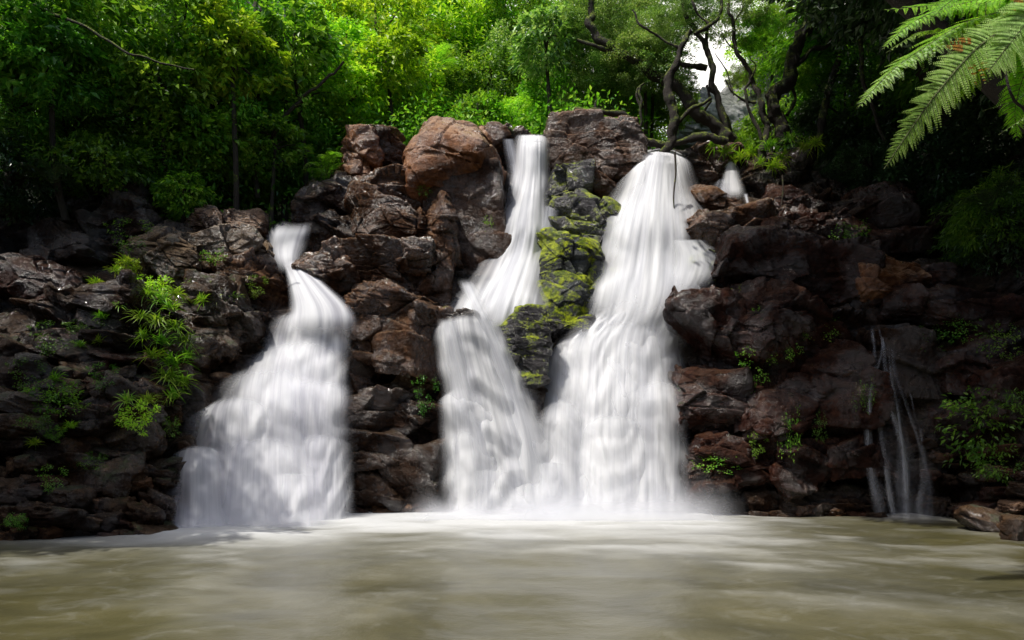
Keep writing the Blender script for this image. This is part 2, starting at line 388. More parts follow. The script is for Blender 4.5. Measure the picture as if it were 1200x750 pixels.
BL = [
 # central crag
 (534, 200, 100, 90, 'brown', 'huge tan brown boulder crowning the central crag left of the middle fall', 10, -.45, {'sub': 7, 'rough': .5, 'p': 16, 'seed': 41, 'depth': 1.0, 'hmin': .88}),
 (550, 285, 98, 140, 'umber', 'tall dark brown rock face right under the crowning boulder', 4, .1, {'sub': 7, 'depth': .6, 'rough': .45, 'p': 22}),
 (425, 192, 46, 58, 'brown', 'small brown rock at the upper left shoulder of the crag', -10, -.2, {}),
 (457, 177, 38, 36, 'wet', 'rounded grey brown rock touching the crowning boulder from the left', 5, -.1, {}),
 (580, 175, 34, 46, 'wet', 'narrow wet rock wedged between crowning boulder and middle fall', 0, .1, {}),
 (455, 232, 90, 46, 'wet', 'flat topped wet rock below the small shoulder rocks', 8, -.3, {}),
 (458, 268, 98, 62, 'wet', 'broad wet brown rock halfway up the crag', -14, -.4, {}),
 (514, 300, 40, 140, 'wet', 'slender upright dark rock pillar in the middle of the crag', -7, -.35, {'depth': 1.2}),
 (455, 318, 96, 62, 'wet', 'silvery wet layered rock on the crag, upper layer', -5, -.65, {}),
 (458, 360, 100, 46, 'wet', 'silvery wet layered rock on the crag, lower layer', -10, -.75, {}),
 (478, 398, 82, 78, 'wet', 'smooth rounded brown boulder low on the crag', -8, -.6, {'rough': .6}),
 (424, 382, 40, 36, 'wet', 'small round rock left of the smooth rounded boulder', 10, -.6, {}),
 (426, 425, 52, 72, 'wet', 'upright brown rock on the left edge of the crag beside the left fall', 3, -.35, {}),
 (478, 448, 42, 52, 'lichen', 'greenish grey lichen spotted rock low in the crag crevice', 12, -.2, {}),
 (438, 482, 84, 44, 'face', 'banded wet rock below the upright brown rock', -5, -.3, {}),
 (440, 528, 86, 50, 'face', 'shiny wet rock with flat top near the foot of the crag', 4, -.35, {}),
 (495, 500, 62, 66, 'face', 'black wet rock beside the lower middle fall', 0, -.2, {}),
 (492, 560, 80, 80, 'face', 'black block at the foot of the crag', 3, -.3, {}),
 (432, 578, 80, 56, 'face', 'dark wet block standing in the foam by the left fall', -6, -.2, {}),
 (386, 245, 54, 66, 'face', 'shadowed rock at the upper left edge of the crag', 0, -.1, {}),
 (390, 290, 54, 44, 'wet', 'dark wet rock right of the topmost left cascade', 14, .1, {}),
 (392, 325, 52, 52, 'wet', 'wet rock leaning against the upper left fall', 30, -.55, {}),
 # between the falls
 (696, 184, 106, 66, 'purple', 'great grey purple boulder between the two main falls, at the top', -6, -.35, {'sub': 7, 'rough': .6, 'p': 14, 'seed': 12, 'hmin': .84}),
 (612, 168, 50, 26, 'wet', 'wet ledge stone at the lip of the middle fall', 0, .2, {}),
 (664, 224, 48, 46, 'halfmoss', 'small mossy rock tucked under the great grey purple boulder', 0, -.5, {}),
 (708, 222, 66, 36, 'wet', 'low wet rock under the right half of the grey purple boulder', -20, -.3, {}),
 (694, 256, 92, 44, 'halfmoss', 'glistening layered rock above the mossy rock', -10, -.5, {}),
 (690, 282, 80, 36, 'halfmoss', 'dark knobbly rock with moss tufts between the falls', 5, -.5, {}),
 (670, 328, 70, 112, 'mossy', 'bright yellow green moss covered rock between the two main falls', 8, -.75, {'sub': 7, 'rough': .7}),
 (712, 330, 36, 100, 'halfmoss', 'wet grey edge rock between the mossy rock and the right fall', 6, -.4, {}),
 (662, 382, 64, 26, 'halfmoss', 'flat dark rock at the foot of the mossy rock', 0, -1.0, {}),
 (608, 408, 66, 84, 'halfmoss', 'black domed rock with moss on its left edge between lower falls', -6, -1.2, {'rough': .6, 'sub': 7}),
 (614, 458, 52, 50, 'face', 'black wet rock under the black domed rock', 0, -.8, {}),
 (548, 377, 40, 22, 'face', 'small dark stone at the lip of the lower middle fall', 10, -.9, {}),
 # right of the right fall
 (828, 196, 56, 48, 'purple', 'brown rock wall piece under the mossy tree roots', 0, -.1, {}),
 (832, 240, 74, 36, 'wet', 'low wet rock right beside the top of the right fall', -5, -.35, {}),
 (850, 278, 104, 66, 'wet', 'dark brown split boulder right of the right fall', 8, -.6, {}),
 (836, 322, 60, 38, 'halfmoss', 'small dark mossy rock under the split boulder', -5, -.6, {}),
 (904, 215, 80, 60, 'face', 'shadowed ledge rock below the curved mossy tree', 0, .1, {}),
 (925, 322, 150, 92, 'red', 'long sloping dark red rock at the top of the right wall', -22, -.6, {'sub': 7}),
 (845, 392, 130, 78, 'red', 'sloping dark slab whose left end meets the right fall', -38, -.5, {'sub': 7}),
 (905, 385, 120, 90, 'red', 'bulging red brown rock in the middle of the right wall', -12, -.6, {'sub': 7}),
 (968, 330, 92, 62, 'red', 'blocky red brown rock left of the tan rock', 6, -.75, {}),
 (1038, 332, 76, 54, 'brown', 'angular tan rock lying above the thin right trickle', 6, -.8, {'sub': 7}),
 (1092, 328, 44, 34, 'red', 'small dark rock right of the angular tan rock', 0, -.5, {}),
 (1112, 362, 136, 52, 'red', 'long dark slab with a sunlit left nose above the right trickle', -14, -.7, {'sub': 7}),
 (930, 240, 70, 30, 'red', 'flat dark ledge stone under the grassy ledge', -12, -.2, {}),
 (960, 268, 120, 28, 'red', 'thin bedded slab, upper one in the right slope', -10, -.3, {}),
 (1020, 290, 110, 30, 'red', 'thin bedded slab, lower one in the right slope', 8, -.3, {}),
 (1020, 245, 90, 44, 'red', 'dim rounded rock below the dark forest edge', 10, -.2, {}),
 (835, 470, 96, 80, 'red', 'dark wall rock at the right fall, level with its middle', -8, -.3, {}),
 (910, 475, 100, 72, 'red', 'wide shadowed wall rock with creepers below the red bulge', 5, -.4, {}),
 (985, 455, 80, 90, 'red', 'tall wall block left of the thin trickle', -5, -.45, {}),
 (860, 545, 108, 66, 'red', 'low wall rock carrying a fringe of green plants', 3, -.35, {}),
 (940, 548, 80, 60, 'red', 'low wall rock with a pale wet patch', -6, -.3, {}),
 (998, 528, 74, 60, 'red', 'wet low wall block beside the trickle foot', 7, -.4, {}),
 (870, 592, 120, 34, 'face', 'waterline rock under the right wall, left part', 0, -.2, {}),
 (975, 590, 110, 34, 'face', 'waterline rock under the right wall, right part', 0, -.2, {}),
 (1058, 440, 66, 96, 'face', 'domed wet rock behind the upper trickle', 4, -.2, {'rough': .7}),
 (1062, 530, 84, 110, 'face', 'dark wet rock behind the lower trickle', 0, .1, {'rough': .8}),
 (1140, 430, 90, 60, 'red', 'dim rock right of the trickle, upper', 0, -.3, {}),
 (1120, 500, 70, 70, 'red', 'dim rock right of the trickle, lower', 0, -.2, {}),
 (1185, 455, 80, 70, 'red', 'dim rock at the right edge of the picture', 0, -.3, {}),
 # left bank
 (255, 267, 104, 30, 'purple', 'long flat grey slab lying on top of the left bank', 4, -.2, {'name': 'rock_slab', 'sub': 7}),
 (196, 303, 84, 56, 'lichen', 'pale lichen covered rock on top of the left bank', -14, -.4, {'sub': 7}),
 (276, 306, 88, 54, 'lichen', 'humped brown rock at the brink of the left fall', 12, -.5, {'sub': 7}),
 (232, 296, 50, 40, 'face', 'dark rounded rock between lichen rock and humped brown rock', -30, -.2, {}),
 (300, 365, 74, 110, 'wet', 'tall wet rock face right beside the left fall', 8, .3, {'sub': 7}),
 (255, 375, 90, 80, 'bank', 'broken ledge rock behind the strappy plants', 0, -.1, {}),
 (262, 445, 70, 90, 'face', 'dark damp rock at the left edge of the left fall', 10, .25, {}),
 (222, 465, 60, 60, 'bank', 'blocky rock right of the plant column', 0, -.2, {}),
 (120, 250, 100, 50, 'face', 'dim rock under the forest at the top left', 10, -.1, {}),
 (150, 262, 60, 50, 'face', 'dim leaning rock left of the flat slab', 35, -.2, {}),
 (40, 330, 110, 60, 'red', 'dark rock in deep shade at the left edge', 5, -.2, {}),
 (90, 300, 100, 60, 'face', 'black rock above the shaded left edge rock', 0, -.1, {}),
 (115, 365, 100, 60, 'face', 'shaded rock in the middle of the left bank', 0, -.2, {}),
]
for b in BL:
    kw = dict(b[8]); boulder(*b[:6], roll=b[6], dY=b[7], **kw)

# loose stones that make up the left bank and the rubble at the right
variants = [boulder_mesh('bank_stone', 1, .9, .72, 0, 900+k, M['bank'], 5, .8, 9, 16, size=.5) for k in range(9)]
def stone(px_, py_, w, h, dY, mat=None, k=0, label='', name='bank_stone', group=None, Y=None):
    Y = (float(faceY(px_, py_)) if Y is None else Y)+dY
    o = link(name, variants[k % 9], None, P(px_, py_, Y)); kx = w*Y/FPX
    o.scale = (kx, kx*random.uniform(.8, 1.1), h*Y/FPX/.72); o.rotation_euler = (random.uniform(-.25, .25), random.uniform(-.3, .3), random.uniform(-.5, .5))
    if mat:
        o.material_slots[0].link = 'OBJECT'; o.material_slots[0].material = M[mat]
    tag(o, label, 'stone', group); return o
k = 0
for row, yy in enumerate(range(402, 640, 21)):
    x = -14+random.uniform(0, 18)
    while x < 232-max(0, yy-520)*.12:
        w = random.choice([random.uniform(16, 30), random.uniform(26, 60)]); h = min(w*.8, random.uniform(18, 36))
        stone(x+w/2, yy+random.uniform(-9, 9), w*1.38, h*1.4, -.02-random.uniform(0, .25), random.choice([None, None, None, 'bank', 'red', 'face', 'face', 'wet']), k,
              'brown grey angular stone packed in the left bank above the pool', group='stones packed in the left bank')
        x += w*.86; k += 1
for (a, b, w, h, m, lab) in [
   (1156, 611, 64, 30, 'bank', 'largest grey brown boulder of the rubble at the right water edge'),
   (1196, 620, 40, 36, 'bank', 'boulder cut by the right edge of the picture, at the waterline'),
   (1150, 593, 40, 15, 'red', 'flat stone behind the largest rubble boulder'),
   (1187, 594, 34, 15, 'purple', 'flat pale topped stone behind the edge boulder'),
   (1172, 578, 46, 16, 'red', 'thin slab at the top of the rubble heap'),
   (1120, 598, 28, 14, 'face', 'small dark stone left of the largest rubble boulder'),
   (1132, 604, 22, 12, 'red', 'little reddish stone touching the largest rubble boulder'),
   (1196, 575, 36, 20, 'face', 'dark stone above the edge boulder'),
   (1028, 604, 22, 8, 'face', 'tiny wet stone left of the trickle foot')]:
    Yw = 1200/max(70, (b+h*.35-HZ)); k += 1
    stone(a, b, w, h, 0, m, k, lab, name='boulder' if w > 36 else 'stone', Y=min(Yw, float(faceY(a, b))-.2))
k = 0
for (x0, x1, yy) in [(820, 1020, 606), (1090, 1230, 560), (400, 525, 601), (1100, 1220, 535)]:
    x = x0
    while x < x1:
        w = random.uniform(16, 38)
        stone(x, yy+random.uniform(-6, 4), w, w*.55, -.35, random.choice(['face', 'red', 'wet']), k, 'small wet stone at the foot of the rocks along the pool', group='small wet stones along the waterline')
        x += w*.9; k += 1
boulder(925, 118, 130, 90, 'pale', 'pale sunlit cliff seen behind the mossy trees', roll=-35, dY=7, name='cliff', sub=7)
boulder(845, 150, 90, 60, 'pale', 'small pale rock outcrop behind the tree roots', roll=-20, dY=6, name='outcrop')

# ------------------------------------------------------------------ pool
gx = np.linspace(-24, 24, 420); gy = np.concatenate([np.linspace(-12, 3, 20), np.linspace(3.1, 20, 380)])
X, Yy = np.meshgrid(gx, gy); X = X.ravel(); Yy = Yy.ravel()
pxx = 600+FPX*X/np.maximum(Yy, .5)
def foam_at(xc, yc, sx, sy, front=1.):
    dx = (X-xc)/sx; dy = (Yy-yc)/sy
    return np.exp(-np.abs(dx)**3)*np.exp(-np.clip(-dy, 0, None)**1.3)
foam = np.clip(1.5*foam_at(-5.1, 14.0, 3.0, 1.6)+1.25*foam_at(1.7, 15.4, 3.8, 3.0)+.9*foam_at(-1.0, 15.4, 1.8, 1.8)+.5*foam_at(8.9, 14.6, .9, .5), 0, 1.6)
foam += .33*foam_at(-5.6, 11.6, 2.9, 1.3)*(Yy < 12.6)
foam += .11*np.exp(-((X-.6-.1*(15-Yy))/(2.6+.12*(15-Yy)))**2)*np.clip((Yy-2)/12, 0, 1)**.6+.10*np.exp(-((X+4.5)/2.5)**2)*np.clip((Yy-5)/9, 0, 1)
nz = fbm(np.stack([X*.55, Yy*1.1, X*0], 1), 4, 61); nz2 = fbm(np.stack([X*.7+4+.3*Yy, Yy*.9, X*0], 1), 5, 65, .6)
foam = np.clip(foam*(1+.45*nz)+np.clip(nz2*.6-.05, 0, 1)*.34*np.clip((Yy-4)/5, .35, 1), 0, 1)
Z = .012*nz2+.02*fbm(np.stack([X*.8, Yy*1.4, X*0], 1), 2, 5)+.10*np.clip(foam-.6, 0, 1)
t = NT('murky pool water'); a_ = t.n('ShaderNodeAttribute', _attribute_name='foam').outputs['Fac']
pos = t.n('ShaderNodeNewGeometry').outputs['Position']
pn = t.noise(t.vmul(pos, (.6, .55, 1)), .9, 9, .68, .8); pf = t.noise(t.vmul(pos, (1.3, 1.5, 1)), 1.6, 9, .72, 1.2)
colw = t.ramp(pn, [(.3, (.034, .031, .009)), (.5, (.064, .057, .018)), (.76, (.115, .102, .045))])
fm = t.math('ADD', a_, t.math('MULTIPLY', t.mapr(pf, .48, .75), .12), clamp=True)
fm = t.mapr(fm, 0., 1.15, smooth=False)
colw = t.mix(t.math('MULTIPLY', fm, .93), colw, (.62, .63, .64, 1))
bp = t.n('ShaderNodeBump', Strength=.3, Distance=.06, Height=t.noise(t.vmul(pos, (.9, 1.2, 1)), 2.2, 6, .65))
s = t.n('ShaderNodeBsdfPrincipled', Base__Color=colw, Roughness=t.mapr(fm, 0, .6, .30, .9), Normal=bp); s.inputs['Specular IOR Level'].default_value = .5
t.put(t.out.inputs[0], s); M['pool'] = t.m
tag(link('pool_water', mkmesh('pool_water', np.stack([X, Yy, Z], 1), grid_faces(len(gy), len(gx)), M['pool'], attrs={'foam': foam})), kind='structure')

# ------------------------------------------------------------------ waterfalls
def sm(x, a, b):
    t = np.clip((x-a)/(b-a), 0, 1); return t*t*(3-2*t)

def sheet(name, parent, rows, mat, off=.4, bulge=.3, nu=90, nv=110, feather=.16, top=.04, bot=.0, dens=1., seed=0, Yfix=None, ridge=.025, steps=0., nst=.8, dome=0., broken=0.):
    """a falling sheet: rows of (left px, right px, py[, extra offset]) down the flow"""
    rows = [tuple(r)+(0.,)*(4-len(r)) for r in rows]
    rr = spline(rows, nv); L, Rr, Py, Ex = rr.T
    u = np.linspace(0, 1, nu)
    cx = (L+Rr)/2
    Yc = (faceY(cx, Py) if Yfix is None else np.interp(Py, *zip(*Yfix)))-off-Ex
    # smooth the path so the water flies in an arc instead of following every step
    kk = np.ones(9)/9; Yc = np.convolve(np.pad(Yc, 4, 'edge'), kk, 'valid')
    Yc = np.minimum.accumulate(Yc+0*Yc)
    px_ = L[:, None]+(Rr-L)[:, None]*u[None]
    Yv = Yc[:, None]-bulge*(1-(2*u-1)**2)[None]
    wm = np.mean((Rr-L)*Yc)/FPX; ll = np.concatenate([[0], np.cumsum(np.abs(np.diff(Py))*Yc[1:]/FPX)])
    U = np.broadcast_to(u[None]*wm, px_.shape); Vv = np.broadcast_to(ll[:, None], px_.shape)
    q = np.stack([U.ravel()*3+seed*7.1, Vv.ravel()*.35, np.full(U.size, seed*1.3)], 1)
    rd = fbm(q, 3, 40+seed).reshape(px_.shape)
    Yv = Yv-ridge*rd*(1+2*sm(Vv, 0, 3))
    steps = steps*.3
    Pym = Py[:, None]+dome*(2*u[None]-1)**2*(1-sm(np.linspace(0, 1, nv)[:, None], 0, .5))
    if steps:
        ph = Vv*nst+1.5*fbm(np.stack([U.ravel()*.62+seed*3, Vv.ravel()*.12, U.ravel()*0+seed], 1), 3, 12).reshape(px_.shape)
        fr_ = ph-np.floor(ph); prof = sm(fr_, 0, .42)*(1-sm(fr_, .40, 1.02))
        Yv = Yv-steps*prof*sm(Vv, .1, .6)
        ph2 = Vv*nst*1.9+1.3*fbm(np.stack([U.ravel()*1.2+seed*5, Vv.ravel()*.15, U.ravel()*0+seed+4], 1), 2, 14).reshape(px_.shape)
        fr_ = ph2-np.floor(ph2); Yv = Yv-steps*.4*sm(fr_, 0, .4)*(1-sm(fr_, .4, 1.02))*sm(Vv, .1, .6)
    Pt = P(px_, np.broadcast_to(Pym, px_.shape), Yv)
    ed = feather*(1+.5*fbm(np.stack([Vv.ravel()*1.1, U.ravel()*0, U.ravel()*0+seed], 1), 2, 7).reshape(px_.shape))
    A = sm(u[None], 0, ed)*sm(1-u[None], 0, ed)
    vv = np.linspace(0, 1, nv)[:, None]
    A = A*sm(vv, 0, max(top, 1e-3))*(1-sm(vv, 1-bot, 1.0001) if bot > 0 else 1)*dens
    if broken: A = A*np.clip(1-broken*sm(fbm(np.stack([U.ravel()*2, Vv.ravel()*1.6, U.ravel()*0+seed*2.2], 1), 2, 5).reshape(px_.shape), -.1, .5), 0, 1)
    uvs = np.stack([U.ravel()+seed*3.3, Vv.ravel()+seed], 1)
    me = mkmesh(name, Pt.reshape(-1, 3), grid_faces(nv, nu), mat, uv=uvs, attrs={'a': A.ravel()})
    return link(name, me, parent)

def lobe(parent, cx, top, w, h, Y, mat, dens=.8, seed=0, flare=1.15, arch=.30, name='ledge_spill', fall=.55):
    """water going over a rounded knob: domed top, then strands thinning out as they drop"""
    nu, nv = 44, 50
    u = np.linspace(-1, 1, nu)[None]; v_ = np.linspace(0, 1, nv)[:, None]
    wid = w*(.78+(flare-.78)*v_**.6)
    px_ = cx+u*wid/2; py_ = top+arch*w*.5*(1-np.sqrt(np.clip(1-(u*.98)**2, 0, 1)))*(1-.4*v_)+v_*h
    Yv = Y-.42*w*Y/FPX*np.sqrt(np.clip(1-u**2, 0, 1))*(.45+.55*sm(v_, 0, .25))-.25*v_**1.4*h*Y/FPX*.35
    Pt = P(px_, py_, Yv)
    nn_ = fbm(np.stack([(u*2+seed+0*v_).ravel(), (v_*.8+0*u).ravel(), np.full(nu*nv, seed*1.)], 1), 2, 9).reshape(nv, nu)
    A = sm(1-np.abs(u), 0, .6)*sm(v_, 0, .16)*(1-sm(v_, fall*.5, 1.0))*dens*(1+.35*nn_)
    wm = w*Y/FPX
    uvs = np.stack([((u+1)/2*wm+0*v_+seed*1.7).ravel(), (v_*h*Y/FPX+0*u).ravel()], 1)
    return link(name, mkmesh(name, Pt.reshape(-1, 3), grid_faces(nv, nu), mat, uv=uvs, attrs={'a': np.clip(A, 0, 1).ravel()}), parent)

def mist(parent, cx, w, Y, h, dens=.5, seed=0):
    """low spray where the fall meets the pool: a bank of very thin curved veils"""
    for k in range(3):
        nu, nv = 60, 24
        u = np.linspace(-1, 1, nu)[None]; v_ = np.linspace(0, 1, nv)[:, None]
        x = (cx-600)/FPX*Y+u*w/2*Y/FPX*(1+.05*k)+0*v_
        hh = h*(1-.12*k)*(1+.35*fbm(np.stack([(u*4+seed+k*3).ravel(), (0*u).ravel(), (0*u).ravel()], 1), 3, 3)[None])
        y = Y-.25-.35*k-(.35*(1-v_))-.25*np.sqrt(np.clip(1-u*u, 0, 1))
        z = .02+hh*v_+0*u
        A = sm(1-np.abs(u), 0, .45)*(1-sm(v_, .05, 1.))*dens
        Pt = np.stack([x, y+0*x, z+0*x], -1).reshape(-1, 3)
        uvs = np.stack([(u*w/FPX*Y*.12+0*v_+seed+k).ravel(), (v_*.3+0*u).ravel()], 1)
        link('mist', mkmesh('mist', Pt, grid_faces(nv, nu), M['mist'], uv=uvs, attrs={'a': A.ravel()}), parent)
M['mist'] = water_mat('low spray', (.78, .79, .84), (.84, .85, .9), 2., .8, 1., .5)

W, WS, WT, WL = M['water'], M['water_shade_tint'], M['water_thin'], M['water_lobe']
# right main fall
wf = thing('waterfall', 'tallest and widest white waterfall, right of the mossy rock', 'waterfall', P(720, 600, 16.2), 'main falls')
bpy.context.view_layer.update()
sheet('upper_cascade', wf, [(750, 800, 173, -.9), (734, 812, 188), (712, 826, 225), (694, 840, 262), (680, 858, 305), (674, 852, 345), (664, 834, 385), (652, 818, 420)], W, .8, .7, feather=.3, top=.05, dome=5, bot=.3, seed=1, steps=.12)
sheet('upper_cascade', wf, [(752, 798, 178), (738, 804, 210), (718, 816, 250), (700, 826, 300), (688, 826, 345), (678, 816, 390)], W, 1.15, .5, feather=.38, bot=.35, seed=2)
sheet('lower_cascade', wf, [(705, 806, 340), (662, 806, 372), (640, 804, 400), (630, 808, 440), (620, 808, 500), (616, 812, 560), (614, 822, 632)], W, .75, .6, feather=.13, top=.2, dome=26, seed=3, dens=1., steps=.34, nu=160, nv=180)
sheet('lower_cascade', wf, [(680, 792, 365), (652, 794, 400), (644, 796, 450), (638, 800, 520), (636, 806, 632)], W, 1.15, .5, feather=.3, top=.25, seed=4, dens=.85, steps=.2, nu=120, nv=140)
for i, (rows, of, dm, dn) in enumerate([
    ([(650, 712, 392), (644, 720, 408), (638, 726, 450), (634, 730, 632)], 1.1, 12, .85),
    ([(700, 776, 378), (694, 784, 396), (688, 790, 440), (682, 796, 632)], 1.3, 12, .8),
    ([(742, 800, 440), (738, 806, 458), (734, 810, 500), (732, 814, 632)], 1.5, 14, .85),
    ([(634, 686, 466), (628, 692, 482), (624, 696, 520), (622, 700, 632)], 1.5, 14, .85),
    ([(684, 752, 480), (678, 758, 498), (674, 764, 540), (670, 768, 632)], 1.75, 12, .75),
    ([(626, 664, 540), (622, 668, 552), (618, 672, 632)], 1.85, 9, .8)]):
    sheet('cascade_tier', wf, rows, W, of, .3, feather=.42, top=.2+.1*(i % 3), seed=60+i, nu=80, nv=100, steps=.3, dome=dm, dens=dn*.75)
sheet('side_veil', wf, [(780, 832, 280), (782, 850, 300), (780, 846, 322), (776, 822, 352)], WL, 1.25, .2, feather=.45, bot=.4, seed=5, dens=.8)
mist(wf, 715, 260, 15.2, .9, .42, 1)
# middle fall
wc = thing('waterfall', 'middle white waterfall between the brown crag and the mossy rock', 'waterfall', P(590, 600, 16.4), 'main falls')
sheet('upper_cascade', wc, [(604, 642, 157, -.9), (600, 646, 170), (596, 647, 210), (580, 652, 250), (568, 654, 285), (550, 652, 315), (530, 648, 345), (516, 644, 372), (508, 640, 392)], W, .75, .55, feather=.3, top=.03, bot=.14, seed=6, steps=.08)
sheet('upper_cascade', wc, [(606, 642, 160), (604, 642, 220), (592, 643, 270), (576, 642, 310), (552, 640, 345), (538, 638, 380)], W, .85, .35, feather=.42, bot=.14, seed=7)
sheet('side_veil', wc, [(588, 604, 162), (590, 608, 180), (594, 614, 205), (594, 616, 240)], WT, .7, .05, feather=.45, bot=.3, seed=8, nu=30)
sheet('side_veil', wc, [(632, 660, 240), (630, 656, 262), (628, 648, 290), (626, 644, 330)], WT, 1.0, .05, feather=.45, bot=.3, seed=9, nu=30, dens=.7)
sheet('lower_cascade', wc, [(508, 590, 366, .5), (506, 596, 385, .5), (510, 610, 425, .3), (516, 628, 470), (518, 648, 520), (520, 660, 570), (520, 664, 632)], W, .75, .55, feather=.2, top=.1, dome=16, seed=10, dens=.86, steps=.28, nu=130, nv=160)
sheet('lower_cascade', wc, [(534, 556, 326, .4), (548, 580, 370, .5), (564, 606, 420, .4), (575, 632, 480), (580, 650, 540), (578, 654, 632)], W, 1.15, .35, feather=.4, top=.05, seed=11, nu=60)
sheet('lower_cascade', wc, [(510, 540, 372, .4), (510, 552, 400, .3), (516, 564, 440, .2), (522, 578, 480), (532, 594, 520), (538, 600, 632)], W, .95, .3, feather=.42, top=.05, seed=12, nu=60, dens=.75)
for i, (rows, of, dm, dn) in enumerate([
    ([(516, 572, 452), (512, 580, 468), (512, 590, 500), (514, 600, 632)], 1.15, 12, .85),
    ([(560, 624, 430), (560, 634, 450), (566, 644, 500), (572, 650, 632)], 1.2, 12, .85),
    ([(518, 566, 500), (514, 572, 514), (512, 580, 560), (512, 584, 632)], 1.5, 9, .7),
    ([(598, 650, 490), (594, 656, 506), (592, 662, 550), (590, 668, 632)], 1.5, 12, .85),
    ([(550, 600, 548), (546, 604, 562), (542, 610, 632)], 1.7, 8, .7)]):
    sheet('cascade_tier', wc, rows, W, of, .25, feather=.42, top=.2+.1*(i % 3), seed=50+i, nu=70, nv=80, steps=.3, dome=dm, dens=dn*.75)
mist(wc, 580, 200, 15.3, .5, .38, 2)
# left fall
wl = thing('waterfall', 'left waterfall spreading down steps beside the left bank', 'waterfall', P(310, 605, 14.6), 'main falls')
sheet('top_spill', wl, [(330, 366, 260), (314, 366, 272), (308, 362, 288), (314, 356, 304), (324, 358, 322)], WS, 1.15, .15, feather=.3, top=.3, dome=-3, bot=.35, seed=13, nv=50, steps=.1)
sheet('upper_cascade', wl, [(330, 352, 304), (333, 366, 318), (336, 390, 338), (337, 412, 358), (334, 420, 376), (330, 420, 396)], WS, 1.0, .25, feather=.15, top=.1, bot=.3, seed=14)
for i, (rows, of, dm, dn) in enumerate([
    ([(322, 416, 360), (312, 416, 376), (304, 414, 410), (300, 412, 470), (296, 412, 560), (290, 412, 632)], .55, 12, 1.),
    ([(300, 414, 392), (286, 412, 412), (276, 410, 450), (270, 410, 520), (262, 412, 632)], .8, 16, .95),
    ([(274, 372, 422), (254, 380, 440), (242, 384, 480), (234, 388, 540), (226, 392, 632)], 1.1, 20, .95),
    ([(232, 330, 460), (212, 338, 480), (200, 344, 520), (190, 350, 570), (182, 360, 632)], 1.3, 20, .97),
    ([(320, 414, 440), (312, 416, 460), (306, 417, 510), (304, 418, 632)], 1.15, 14, .9),
    ([(250, 360, 505), (238, 366, 525), (230, 372, 570), (222, 380, 632)], 1.65, 16, .85),
    ([(206, 262, 520), (196, 270, 536), (190, 276, 580), (186, 280, 632)], 1.7, 12, .9),
    ([(345, 412, 505), (338, 415, 520), (334, 417, 560), (330, 420, 632)], 1.45, 12, .85),
    ([(312, 372, 552), (306, 378, 566), (300, 384, 632)], 1.9, 10, .8)]):
    sheet('cascade_tier', wl, rows, WS, of, .3, feather=.34, top=.2+.1*(i % 3), seed=30+i, nu=80, nv=100, steps=.3, dome=dm*(.7+.5*(i % 2)), dens=dn*(.95 if i == 0 else .72))
mist(wl, 305, 220, 14.0, .45, .32, 3)
# the spout and the trickle
ws = thing('waterfall', 'tiny white spout below the mossy tree roots', 'waterfall', P(856, 225, 19))
sheet('spill', ws, [(851, 863, 188), (848, 867, 196), (845, 870, 208), (841, 875, 222), (838, 878, 234)], W, .75, .12, feather=.35, top=.12, bot=.3, nu=40, nv=40, seed=17, dome=4, dens=.9)
sheet('spill', ws, [(840, 856, 208), (834, 860, 218), (828, 866, 232)], WT, .95, .08, feather=.4, top=.2, bot=.4, nu=40, nv=40, seed=27, dome=3, dens=.8)
sheet('rivulet', ws, [(870, 877, 226), (874, 880, 240), (879, 886, 256)], WT, 1.2, .03, feather=.4, top=.1, bot=.3, nu=20, nv=30, seed=18)
sheet('rivulet', ws, [(889, 895, 244), (892, 898, 258), (896, 902, 268)], WT, 1.2, .03, feather=.4, top=.1, bot=.3, nu=20, nv=30, seed=19, dens=.7)
wt = thing('waterfall', 'thin veiled trickle down the dark right wall', 'waterfall', P(1060, 600, 15))
TY = [(370, 15.42), (420, 15.02), (440, 14.9), (500, 14.8), (560, 14.7), (640, 14.6)]
rt = np.random.default_rng(9)
for i, (xs, w0, w1, y0, y1, d) in enumerate([
    ((1020, 1024, 1022, 1018, 1024, 1038), 5, 16, 380, 614, .85), ((1030, 1033, 1030, 1020, 1017, 1020), 3, 6, 382, 500, .6), ((1036, 1037, 1044, 1056, 1062, 1066), 4, 14, 384, 614, .55),
    ((1045, 1050, 1062, 1078, 1092, 1093), 5, 10, 386, 614, .6), ((1040, 1046, 1052, 1060, 1064, 1064), 3, 8, 400, 614, .5), ((1024, 1026, 1032, 1040, 1044, 1048), 4, 12, 430, 614, .5),
    ((1066, 1072, 1080, 1086, 1088, 1086), 3, 8, 455, 614, .5), ((1050, 1056, 1058, 1056, 1058, 1060), 10, 26, 490, 614, .3), ((1020, 1018, 1020, 1024, 1030, 1034), 8, 24, 470, 614, .35),
    ((1076, 1080, 1082, 1082, 1082, 1082), 8, 20, 500, 614, .3), ((1040, 1042, 1046, 1052, 1058, 1060), 20, 60, 425, 614, .16)]):
    yy = np.linspace(y0, y1, 6); ww = np.linspace(w0, w1, 6)*rt.uniform(.7, 1.3, 6)
    rows = [(x-w_/2, x+w_/2, y) for x, w_, y in zip(np.array(xs)+rt.uniform(-2, 2, 6), ww, yy)]
    sheet('strand', wt, rows, WT, -.02*i, .05, feather=.45, top=.06, bot=.06, nu=24, nv=90, seed=20+i, Yfix=TY, dens=d*.72, ridge=.03, broken=.45)
bpy.context.view_layer.update()
for w_ in (wf, wc, wl, ws, wt):
    for c in w_.children: c.matrix_parent_inverse = w_.matrix_world.inverted()

